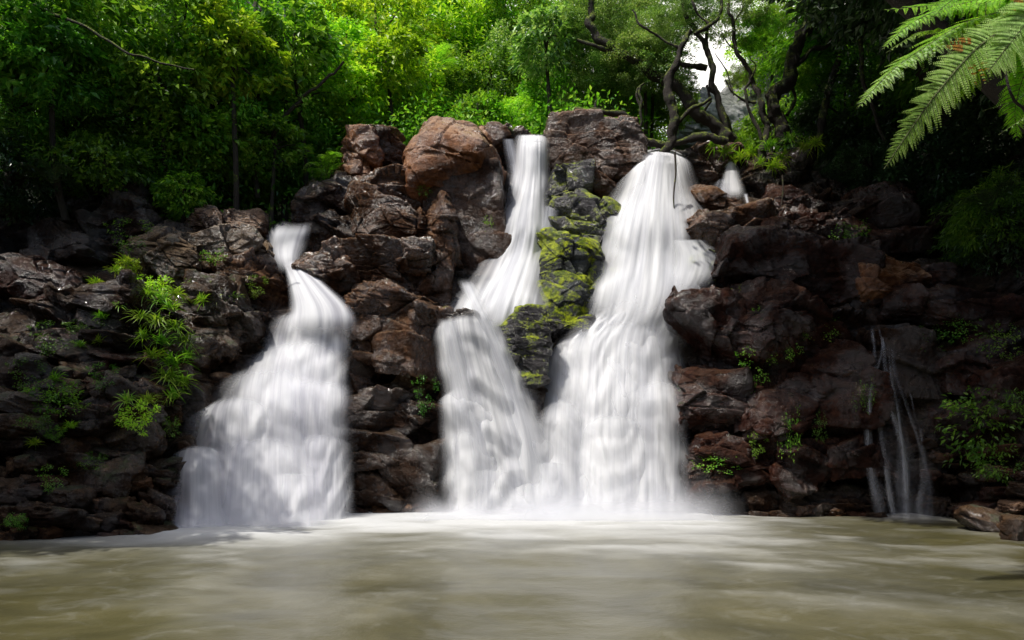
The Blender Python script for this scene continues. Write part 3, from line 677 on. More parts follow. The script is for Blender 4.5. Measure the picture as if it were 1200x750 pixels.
# ------------------------------------------------------------------ leaves
def leafset(base_, dirs, nrm, L, Wd, fold=.18):
    """rhombic leaves folded along the midrib, two triangles each"""
    n = len(base_); d = dirs/(np.linalg.norm(dirs, axis=1)[:, None]+1e-9)
    s_ = np.cross(d, nrm); s_ /= np.linalg.norm(s_, axis=1)[:, None]+1e-9; nn_ = np.cross(s_, d)
    L = np.broadcast_to(L, n)[:, None]; Wd = np.broadcast_to(Wd, n)[:, None]
    m = base_+d*L*.42+nn_*Wd*fold
    V = np.stack([base_, m+s_*Wd/2, base_+d*L-nn_*L*.10, m-s_*Wd/2], 1).reshape(-1, 3)
    i = np.arange(n)[:, None]*4
    F = np.concatenate([i+[0, 2, 1], i+[0, 3, 2]], 1).reshape(-1, 3)
    return V, F

def crown_proto(name, nclump, per, r_clump, leaf, aspect=.42, droop=.35, shape=(1, 1, .8), seed=0, flat=.6, shell=.45):
    r = np.random.default_rng(seed); c = r.normal(size=(nclump, 3)); c /= np.linalg.norm(c, axis=1)[:, None]
    c *= (r.uniform(shell**3, 1, nclump)**(1/3))[:, None]
    c += .18*np.stack([fbm(c*1.6, 2, seed+k) for k in range(3)], 1)
    c *= np.array(shape)
    n = nclump*per; ci = np.repeat(np.arange(nclump), per)
    rr = r_clump*r.uniform(.6, 1.35, nclump)
    o = r.normal(size=(n, 3)); o /= np.linalg.norm(o, axis=1)[:, None]; o *= (r.uniform(0, 1, n)**.5)[:, None]
    o *= rr[ci][:, None]*np.array([1, 1, flat])
    b = c[ci]+o; out = b-c[ci]*.6; out /= np.linalg.norm(out, axis=1)[:, None]+1e-9
    b[:, 2] -= .5*((o[:, :2]**2).sum(1))/r_clump
    d = out*np.array([1, 1, .4])+r.normal(size=(n, 3))*.55; d[:, 2] -= droop
    nm = np.array([0, 0, 1.])+r.normal(size=(n, 3))*.45+out*.35
    L = leaf*r.uniform(.6, 1.3, n)
    V, F = leafset(b, d, nm, L, L*aspect)
    return mkmesh(name, V, F, M['leaf_mid'], smooth=False), c

PR = {
 'broad': crown_proto('crown', 120, 75, .24, .085, .46, .35, seed=1),
 'broad2': crown_proto('crown', 100, 85, .26, .095, .5, .5, seed=2, shape=(1.15, 1, .7)),
 'fine': crown_proto('crown', 170, 95, .20, .052, .45, .15, seed=3, shape=(1.1, 1, .75)),
 'fine2': crown_proto('crown', 160, 95, .19, .055, .5, .1, seed=4),
 'long': crown_proto('crown', 90, 90, .27, .13, .22, .6, seed=5),
 'sparse': crown_proto('crown', 80, 45, .17, .07, .45, .3, seed=8, shell=.15),
 'bigleaf': crown_proto('crown', 60, 34, .26, .19, .5, .5, seed=9),
 'dense': crown_proto('crown', 190, 90, .22, .07, .5, .3, seed=6, shell=.2),
}
def tree(px_, py_, Y, rad, proto, mat, label, group='forest trees', lean=0., bx=None, name='tree', trunk_r=None, thingcat='tree', limbs=7, rotz=None, sz=1.):
    me, cl = PR[proto]; c = P(px_, py_, Y); seed = int(px_*3+py_*5+Y*7)
    r = random.Random(seed); rz = r.uniform(0, 6.28) if rotz is None else rotz
    bxx = c[0]+lean if bx is None else bx[0]; by = Y+r.uniform(-.3, .6) if bx is None else bx[1]
    bz = ground(bxx, by)-.4 if bx is None else bx[2]
    bz = min(bz, c[2]-rad*.8)
    root = thing(name, label, thingcat, (bxx, by, bz), group)
    cz, sz_ = math.cos(rz), math.sin(rz); b0 = np.array([bxx, by, bz])
    mid = c-np.array([0, 0, rad*.35]); tr = trunk_r or .035*rad+.03
    bend = np.array([r.uniform(-.3, .3), r.uniform(-.2, .2), 0])*rad*.5
    pcs = [tube([b0, b0*.6+mid*.4+bend, mid, c+np.array([0, 0, rad*.4])], tr*1.3, tr*.4, 16, 7, .12, seed)]
    idx = list(range(len(cl))); r.shuffle(idx)
    for j in idx[:limbs]:
        q = cl[j]*rad; q = np.array([q[0]*cz-q[1]*sz_, q[0]*sz_+q[1]*cz, q[2]*sz])+c
        s0 = mid*(.4+.3*r.random())+b0*0+c*0; f = r.uniform(.0, .8); s0 = mid*(1-f)+(c+np.array([0, 0, rad*.3]))*f
        if q[2] < s0[2]-rad*.3: s0 = mid
        m_ = (s0+q)/2+np.array([0, 0, .12*rad])
        pcs.append(tube([s0, m_, q], tr*.5, tr*.12, 10, 5, 0, seed+j, .08*rad))
    Vt, Ft = cat(pcs)
    link('trunk', mkmesh('trunk', Vt-b0, Ft, M['bark']), root)
    o = link('crown', me, root, tuple(c-b0)); o.scale = (rad, rad, rad*sz); o.rotation_euler = (0, 0, rz)
    o.material_slots[0].link = 'OBJECT'; o.material_slots[0].material = M[mat]
    return root

TL = [
 # bright wall of foliage behind the falls
 (385, 75, 22, 2.1, 'broad', 'leaf_bright', 'bright yellow green broadleaf tree left of the crag'),
 (440, 40, 25, 2.4, 'broad2', 'leaf_bright', 'tall sunlit yellow green tree above the crag'),
 (455, 105, 22, 1.7, 'broad', 'leaf_bright', 'low bright leafy tree just above the crag shoulder'),
 (500, 110, 24, 1.7, 'dense', 'leaf_mid', 'mid green bushy tree behind the crowning boulder'),
 (520, 50, 27, 2.6, 'broad', 'leaf_bright', 'bright green tree behind the crowning boulder'),
 (575, 100, 25, 1.8, 'broad2', 'leaf_mid', 'green tree directly behind the middle fall lip'),
 (590, 30, 28, 2.8, 'fine', 'leaf_mid', 'fine leaved tree high above the middle fall'),
 (620, 85, 26, 2.1, 'fine', 'leaf_olive', 'grey green fine leaved tree above the middle fall'),
 (665, 70, 24, 2.2, 'fine2', 'leaf_olive', 'grey green spreading tree above the purple boulder'),
 (660, 5, 26, 2.6, 'fine', 'leaf_mid', 'high green crown above the purple boulder'),
 (715, 45, 22.5, 1.9, 'fine', 'leaf_olive', 'small leaved crown left of the gnarled mossy tree'),
 (740, 5, 24, 1.9, 'fine2', 'leaf_olive', 'high small leaved crown over the gnarled mossy tree'),
 (545, 5, 30, 3., 'broad', 'leaf_mid', 'distant green tree above the crag, highest in view'),
 (470, -5, 30, 3., 'broad2', 'leaf_bright', 'distant yellow green tree at the top of the picture'),
 (700, 112, 21.5, 1.1, 'fine2', 'leaf_olive', 'low grey green crown resting above the purple boulder'),
 (745, 100, 23, 1.4, 'fine', 'leaf_mid', 'green foliage behind the gnarled trunk'),
 (395, 135, 20.5, 1.3, 'broad', 'leaf_bright', 'sunlit shrub left of the crag shoulder'),
 (760, 140, 27, 1.5, 'broad', 'leaf_bright', 'bright far bush seen between the mossy trunks'),
 (820, 160, 29, 1.1, 'broad2', 'leaf_bright', 'bright far bush below the gap in the canopy'),
 (905, 60, 25, 1.7, 'fine2', 'leaf_bright', 'sunlit tree between the two mossy trees'),
 (945, 10, 24, 1.8, 'fine', 'leaf_mid', 'green crown at the top right of the gap'),
 (735, 128, 22.2, .9, 'broad', 'leaf_bright', 'bright leafy bush behind the horizontal mossy limb'),
 (700, 20, 21.5, 1.3, 'fine', 'leaf_olive', 'airy grey green crown over the leaning mossy limb'),
 (765, 90, 22, 1.0, 'fine2', 'leaf_olive', 'airy grey green spray behind the upper gnarled trunk'),
 (905, 150, 24, 1.2, 'broad2', 'leaf_mid', 'green thicket behind the grassy ledge'),
 (868, 178, 25, 1.0, 'broad', 'leaf_mid', 'low thicket behind the pale outcrop'),
 (955, 150, 23, 1.2, 'broad', 'leaf_mid', 'thicket right of the pale cliff'),
 (715, 80, 21, 1.0, 'fine2', 'leaf_olive', 'grey green spray of small leaves left of the gnarled trunk'),
 (755, 55, 21, .9, 'fine', 'leaf_olive', 'small leaved spray around the upper gnarled limb'),
 (790, 120, 23, .9, 'broad', 'leaf_mid', 'green leaves between gnarled and leaning trunks'),
 (640, 120, 22.5, 1.2, 'broad', 'leaf_mid', 'leafy shrub between the falls on the skyline'),
 (600, 135, 21.5, .8, 'broad2', 'leaf_bright', 'yellow green shrub just behind the middle fall lip'),
 (455, 70, 20.5, 1.1, 'bigleaf', 'leaf_bright', 'large leaved yellow green sapling above the crag'),
 (410, 110, 20, 1.0, 'bigleaf', 'leaf_bright', 'large leaved bright sapling left of the crag top'),
 (560, 130, 21.5, .8, 'bigleaf', 'leaf_mid', 'large leaved shrub behind the crowning boulder'),
 (345, 60, 18.5, 1.2, 'bigleaf', 'leaf_mid', 'large leaved green tree beside the arching sapling'),
 (235, 150, 17.5, 1.1, 'bigleaf', 'leaf_mid', 'large leaved spray hanging in the left forest'),
 (640, 50, 21, 1.1, 'bigleaf', 'leaf_olive', 'large leaved pale tree above the middle of the falls'),
 (185, 95, 16.6, 1.1, 'bigleaf', 'leaf_mid', 'large leaved branchy tree at the upper left, lit from above'),
 (272, 62, 17.2, 1.1, 'bigleaf', 'leaf_bright', 'bright large leaved tree between left forest and sunlit trees'),
 (125, 190, 15.9, .8, 'bigleaf', 'leaf_dark', 'large leaved bush hanging over the dim left rocks'),
 (322, 165, 18.2, .8, 'bigleaf', 'leaf_mid', 'large leaved bush above the topmost left cascade'),
 (60, 70, 15.2, 1.1, 'bigleaf', 'leaf_dark', 'large leaved dim tree near the left edge'),
 (215, 230, 16.6, .6, 'bigleaf', 'leaf_mid', 'low leaf spray drooping just above the flat slab'),
 # left forest
 (300, 40, 19.5, 2.3, 'broad', 'leaf_mid', 'green tree at the upper left, beside the bright trees'),
 (335, 120, 19.5, 1.6, 'broad2', 'leaf_mid', 'leafy tree leaning over the topmost left cascade'),
 (250, 110, 18.5, 1.9, 'broad', 'leaf_mid', 'tree with yellow green leaf sprays in the left forest'),
 (205, 40, 18, 2.2, 'broad2', 'leaf_mid', 'mid green tree in the upper left forest'),
 (150, 120, 17.3, 1.8, 'fine2', 'leaf_mid', 'small leaved tree above the flat slab, left side'),
 (90, 40, 17, 2.2, 'long', 'leaf_mid', 'long leaved tree at the upper left'),
 (20, 110, 16, 2.0, 'fine', 'leaf_dark', 'very dark tree at the left edge of the forest'),
 (10, 10, 15.5, 2.2, 'broad', 'leaf_mid', 'shaded tree filling the upper left corner'),
 (80, 170, 16.6, 1.5, 'long', 'leaf_dark', 'drooping dark shrub over the dim left rocks'),
 (180, 195, 17.5, 1.3, 'broad', 'leaf_mid', 'shrub drooping above the flat grey slab'),
 (265, 190, 18.6, 1.3, 'broad2', 'leaf_mid', 'shaded shrub behind the flat grey slab'),
 (320, 205, 19.4, 1.1, 'long', 'leaf_dark', 'dark shrub behind the topmost left cascade'),
 (10, 205, 15.8, 1.2, 'broad2', 'leaf_deep', 'black green bush at the left edge above the rocks'),
 (120, 225, 16.9, .8, 'broad', 'leaf_dark', 'small leafy shrub hanging over the dim leaning rock'),
 # right dark forest
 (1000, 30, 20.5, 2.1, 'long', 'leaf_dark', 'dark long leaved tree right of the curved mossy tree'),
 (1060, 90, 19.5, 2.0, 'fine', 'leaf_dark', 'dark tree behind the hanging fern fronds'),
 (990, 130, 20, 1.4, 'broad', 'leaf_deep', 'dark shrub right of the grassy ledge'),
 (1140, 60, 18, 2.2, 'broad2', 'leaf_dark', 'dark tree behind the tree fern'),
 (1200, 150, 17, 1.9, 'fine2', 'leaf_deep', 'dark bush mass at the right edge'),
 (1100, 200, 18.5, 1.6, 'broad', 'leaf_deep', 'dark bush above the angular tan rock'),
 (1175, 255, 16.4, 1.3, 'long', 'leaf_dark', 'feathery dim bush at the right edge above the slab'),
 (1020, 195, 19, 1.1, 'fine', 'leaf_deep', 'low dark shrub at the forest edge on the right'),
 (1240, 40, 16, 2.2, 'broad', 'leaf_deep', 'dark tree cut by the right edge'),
]
for a in TL: tree(*a)
# overhanging trees added on the side slopes, their crowns shade the banks
tree(-430, -285, 9, 2.6, 'dense', 'leaf_dark', 'unseen dark tree added to shade the left bank', bx=(-12.5, 12, 3.5), trunk_r=.2)
#tree(130, -110, 14, 2.9, 'dense', 'leaf_dark', 'dark overhanging crown high above the left bank', bx=(-12.8, 13, 4.5), trunk_r=.2)
tree(1270, -80, 12.5, 2.8, 'dense', 'leaf_deep', 'dark tree overhanging the pool from the right bank', bx=(12.5, 12, 3.5), trunk_r=.2)
tree(1090, -120, 14.5, 3.0, 'dense', 'leaf_deep', 'dark overhanging crown high above the right wall', bx=(12.8, 14, 4.5), trunk_r=.2)
tree(990, -110, 17, 2.6, 'dense', 'leaf_deep', 'dark crown above the curved mossy tree, mostly out of frame', bx=(12.5, 18.5, 9), trunk_r=.2)
#tree(230, -120, 17, 2.6, 'dense', 'leaf_dark', 'dark crown above the left forest, mostly out of frame', bx=(-9, 19.5, 8), trunk_r=.2)

for (x_, y_, z_, r_, bx_, lab_) in [(4.3, 12.2, 13.2, 2.8, (12.5, 13, 5), 'unseen dark crown added overhead to shade the right wall'), (8.3, 11.6, 12.2, 3., (12.8, 11, 4), 'dark crown added above the frame, leaning over the trickle to shade it')]:
    tree(600+FPX*x_/y_, HZ-(z_-CAMH)/y_*FPX, y_, r_, 'dense', 'leaf_deep', lab_, bx=bx_, trunk_r=.2)  # crowns above the frame, added so the right wall falls in shadow

# undergrowth: a leafy mass on the slopes behind the trees
r = np.random.default_rng(31); n = 2600
pxs = r.uniform(-150, 1350, n); pxs = pxs[(pxs < 770) | (pxs > 930)]; n = len(pxs)
ry = faceY(pxs, rimY(pxs)); ty = r.uniform(.4, 15, n)
cz_ = CAMH-(rimY(pxs)-HZ)/FPX*ry + slope(pxs)*ty
cen = np.stack([(pxs-600)/FPX*(ry+ty), ry+ty, cz_+r.uniform(0, .9, n)], 1)
per = 42; ci = np.repeat(np.arange(n), per); o_ = r.normal(size=(n*per, 3))*np.array([.38, .38, .28])
d_ = o_*.8+r.normal(size=(n*per, 3))*.25; d_[:, 2] -= .1; L = r.uniform(.10, .24, n*per)
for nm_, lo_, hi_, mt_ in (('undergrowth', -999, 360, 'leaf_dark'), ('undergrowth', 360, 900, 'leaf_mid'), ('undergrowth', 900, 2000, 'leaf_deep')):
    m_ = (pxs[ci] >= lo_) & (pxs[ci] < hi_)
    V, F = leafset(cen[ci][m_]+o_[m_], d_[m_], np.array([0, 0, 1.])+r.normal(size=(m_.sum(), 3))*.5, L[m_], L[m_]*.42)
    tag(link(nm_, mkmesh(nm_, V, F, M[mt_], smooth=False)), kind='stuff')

# ------------------------------------------------------------------ gnarled mossy trees
def limbs_tree(label, specs, Yb, base_px, crown=None, group=None, mat='mossbark'):
    b0 = P(*base_px, Yb); root = thing('mossy_tree', label, 'tree', tuple(b0), group)
    for i, (pts, r0, r1) in enumerate(specs):
        Y0 = np.array([Yb+(q[2] if len(q) > 2 else 0) for q in pts]); pp = P([q[0] for q in pts], [q[1] for q in pts], Y0)
        r0_, r1_ = r0*.6*Yb/FPX, r1*.62*Yb/FPX
        Vt, Ft = tube(pp, r0_, r1_, max(14, len(pts)*9), 12, .35, i+3, .13)
        link('trunk' if i == 0 else 'limb', mkmesh('limb', Vt-b0, Ft, M[mat]), root)
    for (cx, cy, dY, rad, pr, mt) in (crown or []):
        me, _ = PR[pr]; o = link('crown', me, root, tuple(P(cx, cy, Yb+dY)-b0)); o.scale = (rad,)*3; o.rotation_euler = (0, 0, cx)
        o.material_slots[0].link = 'OBJECT'; o.material_slots[0].material = M[mt]
    return root
limbs_tree('gnarled moss covered tree straddling the top of the right fall', [
  ([(776, 182), (786, 165), (788, 140), (783, 110), (785, 92), (795, 70), (803, 52), (814, 38)], 11, 5),
  ([(780, 172), (758, 165), (748, 158), (746, 142), (735, 134), (710, 131), (690, 132), (675, 130)], 6.5, 4),
  ([(788, 150), (800, 135), (815, 127), (835, 118)], 5, 2.5),
  ([(786, 170), (805, 163), (825, 160), (848, 168)], 7, 8),
  ([(814, 40), (830, 30), (843, 18), (846, -10)], 4.5, 3),
  ([(832, 30), (822, 20), (812, 5), (806, -10)], 3, 2),
  ([(798, 58), (786, 50), (770, 40), (752, 28), (738, 12)], 2.6, 1.4),
  ([(746, 158), (750, 145), (750, 120), (752, 100)], 3, 2),
  ([(700, 131), (698, 122), (697, 114)], 3.5, 1.5), ([(753, 126), (748, 112), (755, 98)], 3, 1.5)], 18.6, (776, 185),
  crown=[(770, 40, 1.2, .9, 'fine', 'leaf_olive'), (745, 70, 1.3, .95, 'fine2', 'leaf_olive'), (790, 5, 1.0, .8, 'fine', 'leaf_olive')], group='gnarled mossy trees')
limbs_tree('thick dark leaning mossy tree behind the gnarled tree', [
  ([(858, 168), (840, 150), (815, 130), (800, 112), (765, 85), (735, 68), (705, 50), (694, 30), (690, -5)], 12, 6),
  ([(858, 166), (846, 130), (838, 105), (830, 75), (822, 52), (812, 30), (800, 0)], 7, 4),
  ([(830, 62), (830, 45), (838, 20)], 3, 2), ([(828, 100), (832, 115), (827, 128)], 3, 2),
  ([(828, 80), (812, 78), (795, 78)], 6, 4), ([(720, 60), (700, 55), (675, 46)], 5, 2.5)], 19.6, (858, 170),
  crown=[(705, 20, .8, 1.1, 'fine', 'leaf_olive'), (800, 100, .9, .5, 'fine2', 'leaf_dark'), (815, 12, .8, .7, 'fine', 'leaf_olive'), (826, 20, .4, .9, 'sparse', 'leaf_olive'), (775, 70, .2, 1.0, 'sparse', 'leaf_olive')], group='gnarled mossy trees')
limbs_tree('slender forked tree with bare twisting branches against the sky', [
  ([(894, 188), (896, 170), (898, 150), (892, 132), (885, 110), (880, 88), (872, 70), (862, 50), (858, 25), (856, -5)], 7.5, 2.5),
  ([(892, 165), (886, 145), (880, 130), (876, 112), (874, 92)], 3.5, 2), ([(886, 120), (872, 115), (858, 108), (846, 100)], 2.6, 1),
  ([(868, 62), (856, 52), (846, 40)], 1.8, .7), ([(860, 112), (850, 90), (842, 72), (838, 62)], 1.6, .7), ([(880, 92), (884, 75), (880, 60)], 1.6, .7),
  ([(858, 30), (866, 15), (872, -5)], 2, 1)], 18.9, (894, 190),
  crown=[(868, 88, .5, .42, 'fine', 'leaf_olive'), (885, 35, .6, .6, 'fine2', 'leaf_mid'), (860, 10, .5, .5, 'fine', 'leaf_olive'), (862, 18, .2, .9, 'sparse', 'leaf_olive')], group='gnarled mossy trees')
limbs_tree('thick curving mossy trunk on the grassy ledge', [
  ([(920, 168), (916, 150), (906, 125), (910, 108), (926, 92), (932, 70), (934, 50), (944, 25), (950, -10)], 15, 9),
  ([(922, 135), (930, 118), (930, 100), (936, 88)], 4, 2), ([(932, 75), (950, 60), (972, 52), (985, 30)], 5, 3), ([(960, 170), (968, 120), (985, 70), (1000, 40), (1022, 10)], 7, 4)], 19.2, (920, 172),
  crown=[(965, 25, .5, .9, 'broad', 'leaf_dark'), (955, 85, 1., .6, 'broad2', 'leaf_mid'), (900, 20, 1., .6, 'fine', 'leaf_mid')], group='gnarled mossy trees')
def trunk_thing(label, pts, r0, r1, Y, name='branch', catg='branch', mat='bark', group=None, wig=.1, lump=.1):
    pp = P([q[0] for q in pts], [q[1] for q in pts], Y)
    Vt, Ft = tube(pp, r0*Y/FPX, r1*Y/FPX, 30, 8, lump, int(pts[0][0]), wig)
    return tag(link(name, mkmesh(name, Vt-pp[0], Ft, M[mat]), None, tuple(pp[0])), label, catg, group)
trunk_thing('long bare arching sapling in front of the left foliage', [(302, 232), (302, 190), (318, 160), (345, 125), (372, 100), (402, 70)], 3, 1.4, 18.2, 'sapling', 'sapling')
trunk_thing('short mossy side branch below the arching sapling', [(322, 195), (338, 186), (350, 178), (365, 176)], 1.8, 1, 18.3)
trunk_thing('long dark bough reaching across the upper left corner', [(20, -5), (60, 15), (110, 35), (150, 62), (190, 75), (230, 82)], 2.2, .8, 14.6, mat='mossbark')
trunk_thing('dark upright trunk in the upper left forest', [(300, 130), (304, 80), (306, 40), (310, -10)], 5, 4, 18.2, 'slender_tree', 'tree')
trunk_thing('thin bare twig hanging over the dark right side', [(1037, 165), (1028, 145), (1018, 125), (1014, 108), (1008, 80), (1012, 40), (1024, 5)], 1.6, 3., 17, mat='mossbark')
trunk_thing('dark hanging vine in front of the top of the right fall', [(791, 178), (792, 200), (790, 225), (791, 248)], 1.3, .7, 17.3, 'vine', 'vine', wig=.02)
trunk_thing('thin root hanging down the shaded ledge', [(917, 205), (918, 222), (916, 240)], .9, .6, 17.6, 'root', 'root', mat='bark', wig=.02)

# ------------------------------------------------------------------ strappy plants, bushes, creepers
def blades(n, L, w, seed, spread=1.):
    r = np.random.default_rng(seed); parts = []
    for i in range(n):
        az = r.uniform(0, 6.28); el = r.uniform(.25, 1.45); l = L*r.uniform(.55, 1.15); sgm = 6
        t_ = np.linspace(0, 1, sgm); d = np.array([math.cos(az)*math.cos(el), math.sin(az)*math.cos(el), math.sin(el)])
        c = d[None]*t_[:, None]*l; c[:, 2] -= (t_**2)*l*.62*spread*(1.2-math.sin(el)*.5)
        c += r.normal(size=3)*[.04, .04, .03]
        side = np.array([-math.sin(az), math.cos(az), 0]); ww = w*np.array([.5, .9, 1, .85, .5, .03])
        V = np.stack([c-side*ww[:, None]/2, c+side*ww[:, None]/2], 1).reshape(-1, 3)
        a = np.arange(sgm-1)*2; parts.append((V, np.stack([a, a+1, a+3, a+2], 1)))
    return cat(parts)
tufts = []
for k in range(4):
    V, F = blades(60, .42, .022, 40+k); tufts.append(mkmesh('blades', V, F, M['blade']))
def tuft(px_, py_, s_, label, group, dY=-.75, mat=None, k=None, name='strappy_plant'):
    Y = float(faceY(px_, py_))+dY
    o = link(name, tufts[(k if k is not None else int(px_)) % 4], None, tuple(P(px_, py_, Y))); o.scale = (s_,)*3
    o.rotation_euler = (.45, 0, random.uniform(0, 6.28))
    if mat: o.material_slots[0].link = 'OBJECT'; o.material_slots[0].material = M[mat]
    return tag(o, label, 'plant', group)
for (a, b, s_) in [(135, 318, .8), (148, 308, .9), (128, 345, .7), (140, 360, .7), (175, 345, 1.), (190, 352, 1.), (205, 345, .9), (165, 372, .9), (185, 378, 1.1), (205, 385, 1.1), (192, 402, 1.2), (215, 400, 1.1),
                (180, 418, 1.0), (205, 425, 1.3), (222, 418, 1.1), (195, 442, 1.2), (215, 448, 1.3), (205, 465, 1.1), (170, 395, .9), (250, 340, .8), (262, 345, 1.0), (275, 350, .9), (238, 352, .7), (200, 362, 1.)]:
    tuft(a, b, s_, 'light green strappy plant in the plant column down the left bank', 'strappy plants on the left bank', dY=-.85)
for (a, b, s_) in [(112, 332, .7), (120, 372, .7), (92, 405, .7), (118, 400, .6), (66, 445, .7), (150, 470, .8), (84, 500, .6), (40, 520, .6), (176, 470, .9), (226, 330, .7), (172, 300, .6), (285, 330, .6)]:
    tuft(a, b, s_, 'small strappy tuft among the stones of the left bank', 'small tufts on the left bank', dY=-.7)
for (a, b, s_) in [(850, 178, .9), (868, 185, 1.), (882, 178, .9), (900, 172, 1.1), (925, 165, 1.1), (940, 175, 1.), (915, 185, .9), (955, 168, .9), (890, 192, .8), (838, 170, .8), (905, 195, .9)]:
    tuft(a, b, s_*1.15, 'grassy strap leaved plant on the ledge among the mossy trunks', 'grassy plants on the upper ledge', dY=-1.)
bush_me = [crown_proto('leaves', 26, 26, .34, .16, .42, .3, seed=60+k, shell=.1, flat=.7)[0] for k in range(3)]
creep_me = [crown_proto('leaves', 30, 12, .22, .10, .75, .5, seed=70+k, shell=.1, flat=1.2, shape=(1, .3, 1.1))[0] for k in range(3)]
def shrub(px_, py_, wpx, mat, label, me, name='bush', catg='bush', group=None, dY=-.45, sz=1., sy=.6):
    Y = float(faceY(px_, py_))+dY; o = link(name, me, None, tuple(P(px_, py_, Y))); s_ = wpx*.5*Y/FPX
    o.scale = (s_, s_*sy, s_*sz); o.rotation_euler = (0, 0, 0)
    o.material_slots[0].link = 'OBJECT'; o.material_slots[0].material = M[mat]; return tag(o, label, catg, group)
shrub(64, 468, 66, 'leaf_mid', 'bright leafy bush growing from stones near the left edge', bush_me[0], dY=-.7, sz=.8)
shrub(40, 495, 40, 'leaf_dark', 'smaller dim bush below and left of the bright leafy bush', bush_me[1], dY=-.6, sz=.7)
shrub(162, 488, 46, 'leaf_bright', 'fresh green small bush below the plant column', bush_me[2], dY=-.75, sz=1.1)
shrub(95, 480, 26, 'leaf_mid', 'little sprig right of the bright leafy bush', bush_me[1], dY=-.6, name='bush', catg='plant')  # a sprig, like the plant-category ones below; only the object name says bush
shrub(65, 508, 24, 'leaf_mid', 'little bright sprig among stones below the leafy bush', bush_me[2], dY=-.6, name='bush', catg='plant')
shrub(18, 610, 26, 'leaf_dark', 'low leafy sprig at the left waterline', bush_me[1], dY=-.6, name='bush', catg='plant')
shrub(100, 385, 50, 'leaf_dark', 'dim small leaved bush in the shaded left bank', bush_me[0], dY=-.5, sz=.5)
shrub(178, 335, 50, 'leaf_bright', 'broad leaved green bush under the lichen rock', bush_me[0], dY=-.85, sz=.6)
shrub(150, 312, 30, 'leaf_bright', 'yellow green sprig left of the lichen rock', bush_me[1], dY=-.7, name='bush', catg='plant')
shrub(310, 262, 26, 'leaf_mid', 'pale leaved sprig above the topmost cascade', bush_me[2], dY=-.5, name='bush', catg='plant', sz=.5)
for (a, b, w_, m_, lab, sz_) in [
   (490, 190, 26, 'leaf_bright', 'creeper in the crevice left of the crowning boulder', 1.8), (497, 215, 22, 'leaf_mid', 'creeper hanging below the crevice of the crowning boulder', 1.5),
   (545, 220, 30, 'leaf_mid', 'sparse creeper on the brown face under the crowning boulder', .8), (572, 265, 18, 'leaf_bright', 'tiny creeper beside the middle fall', 1.6), (498, 462, 34, 'leaf_dark', 'dark creeper in the low crag crevice', 1.2),
   (862, 350, 20, 'leaf_bright', 'yellow creeper strand on the sloping slab', 1.8), (900, 375, 40, 'leaf_mid', 'creeper on the red bulge', .9), (950, 365, 50, 'leaf_mid', 'creeper spread between red rocks', .6),
   (885, 430, 50, 'leaf_mid', 'creeper in the middle of the right wall', .9), (930, 400, 36, 'leaf_mid', 'creeper under the blocky red rock', 1.), (808, 460, 36, 'leaf_dark', 'green creeper tuft beside the right fall', .8),
   (845, 542, 66, 'leaf_mid', 'wide green fringe of creeper low on the right wall', .45), (888, 520, 26, 'leaf_mid', 'small creeper right of the wide fringe', 1.), (928, 505, 30, 'leaf_mid', 'upright creeper left of the trickle block', 2.2), (962, 500, 20, 'leaf_dark', 'faint creeper by the trickle block', 2.),
   (1085, 400, 60, 'leaf_dark', 'dim creeper above and right of the trickle', .7), (1130, 385, 60, 'leaf_dark', 'dim creeper on the long dark slab', .7), (1175, 400, 60, 'leaf_dark', 'dim creeper at the right edge below the slab', .8),
   (60, 395, 60, 'leaf_dark', 'dim creeper over the shaded middle of the left bank', .6), (120, 440, 40, 'leaf_dark', 'dim creeper between stones left of the plant column', .7), (30, 440, 50, 'leaf_dark', 'dim creeper at the left edge among stones', .8), (110, 540, 40, 'leaf_dark', 'dim creeper low on the left bank', .6), (60, 560, 40, 'leaf_dark', 'dim creeper near the left waterline', .7), (200, 500, 30, 'leaf_dark', 'dim creeper beside the foot of the left fall', .9), (250, 300, 40, 'leaf_mid', 'thin creeper between the two humped bank rocks', .5), (300, 335, 30, 'leaf_mid', 'little creeper on the rock beside the left fall', .8), (150, 275, 60, 'leaf_dark', 'trailing creeper over the dim leaning rock', .6),
   (1000, 270, 50, 'leaf_dark', 'dark creeper over the thin bedded slabs', .6), (1015, 460, 30, 'leaf_dark', 'dark creeper left of the trickle strand', 1.5), (970, 385, 40, 'leaf_mid', 'sparse creeper under the long red rocks', .7)]:
    shrub(a, b, w_, m_, lab, creep_me[int(a) % 3], 'creeper', 'creeper', dY=-.95, sz=sz_, sy=.6)
shrub(1150, 495, 100, 'leaf_dark', 'large dark leafy bush right of the trickle', bush_me[0], dY=-.7, sz=1.)
shrub(1185, 470, 60, 'leaf_dark', 'leafy bush at the right edge beside the large dark bush', bush_me[1], dY=-.8)
shrub(1165, 545, 60, 'leaf_dark', 'low leafy bush above the rubble heap', bush_me[2], dY=-.6)
shrub(1190, 270, 90, 'leaf_deep', 'deep shade bush at the right edge above the slabs', bush_me[0], dY=-.9)
shrub(1130, 300, 60, 'leaf_deep', 'deep shade bush behind the small dark rock', bush_me[1], dY=-.8)

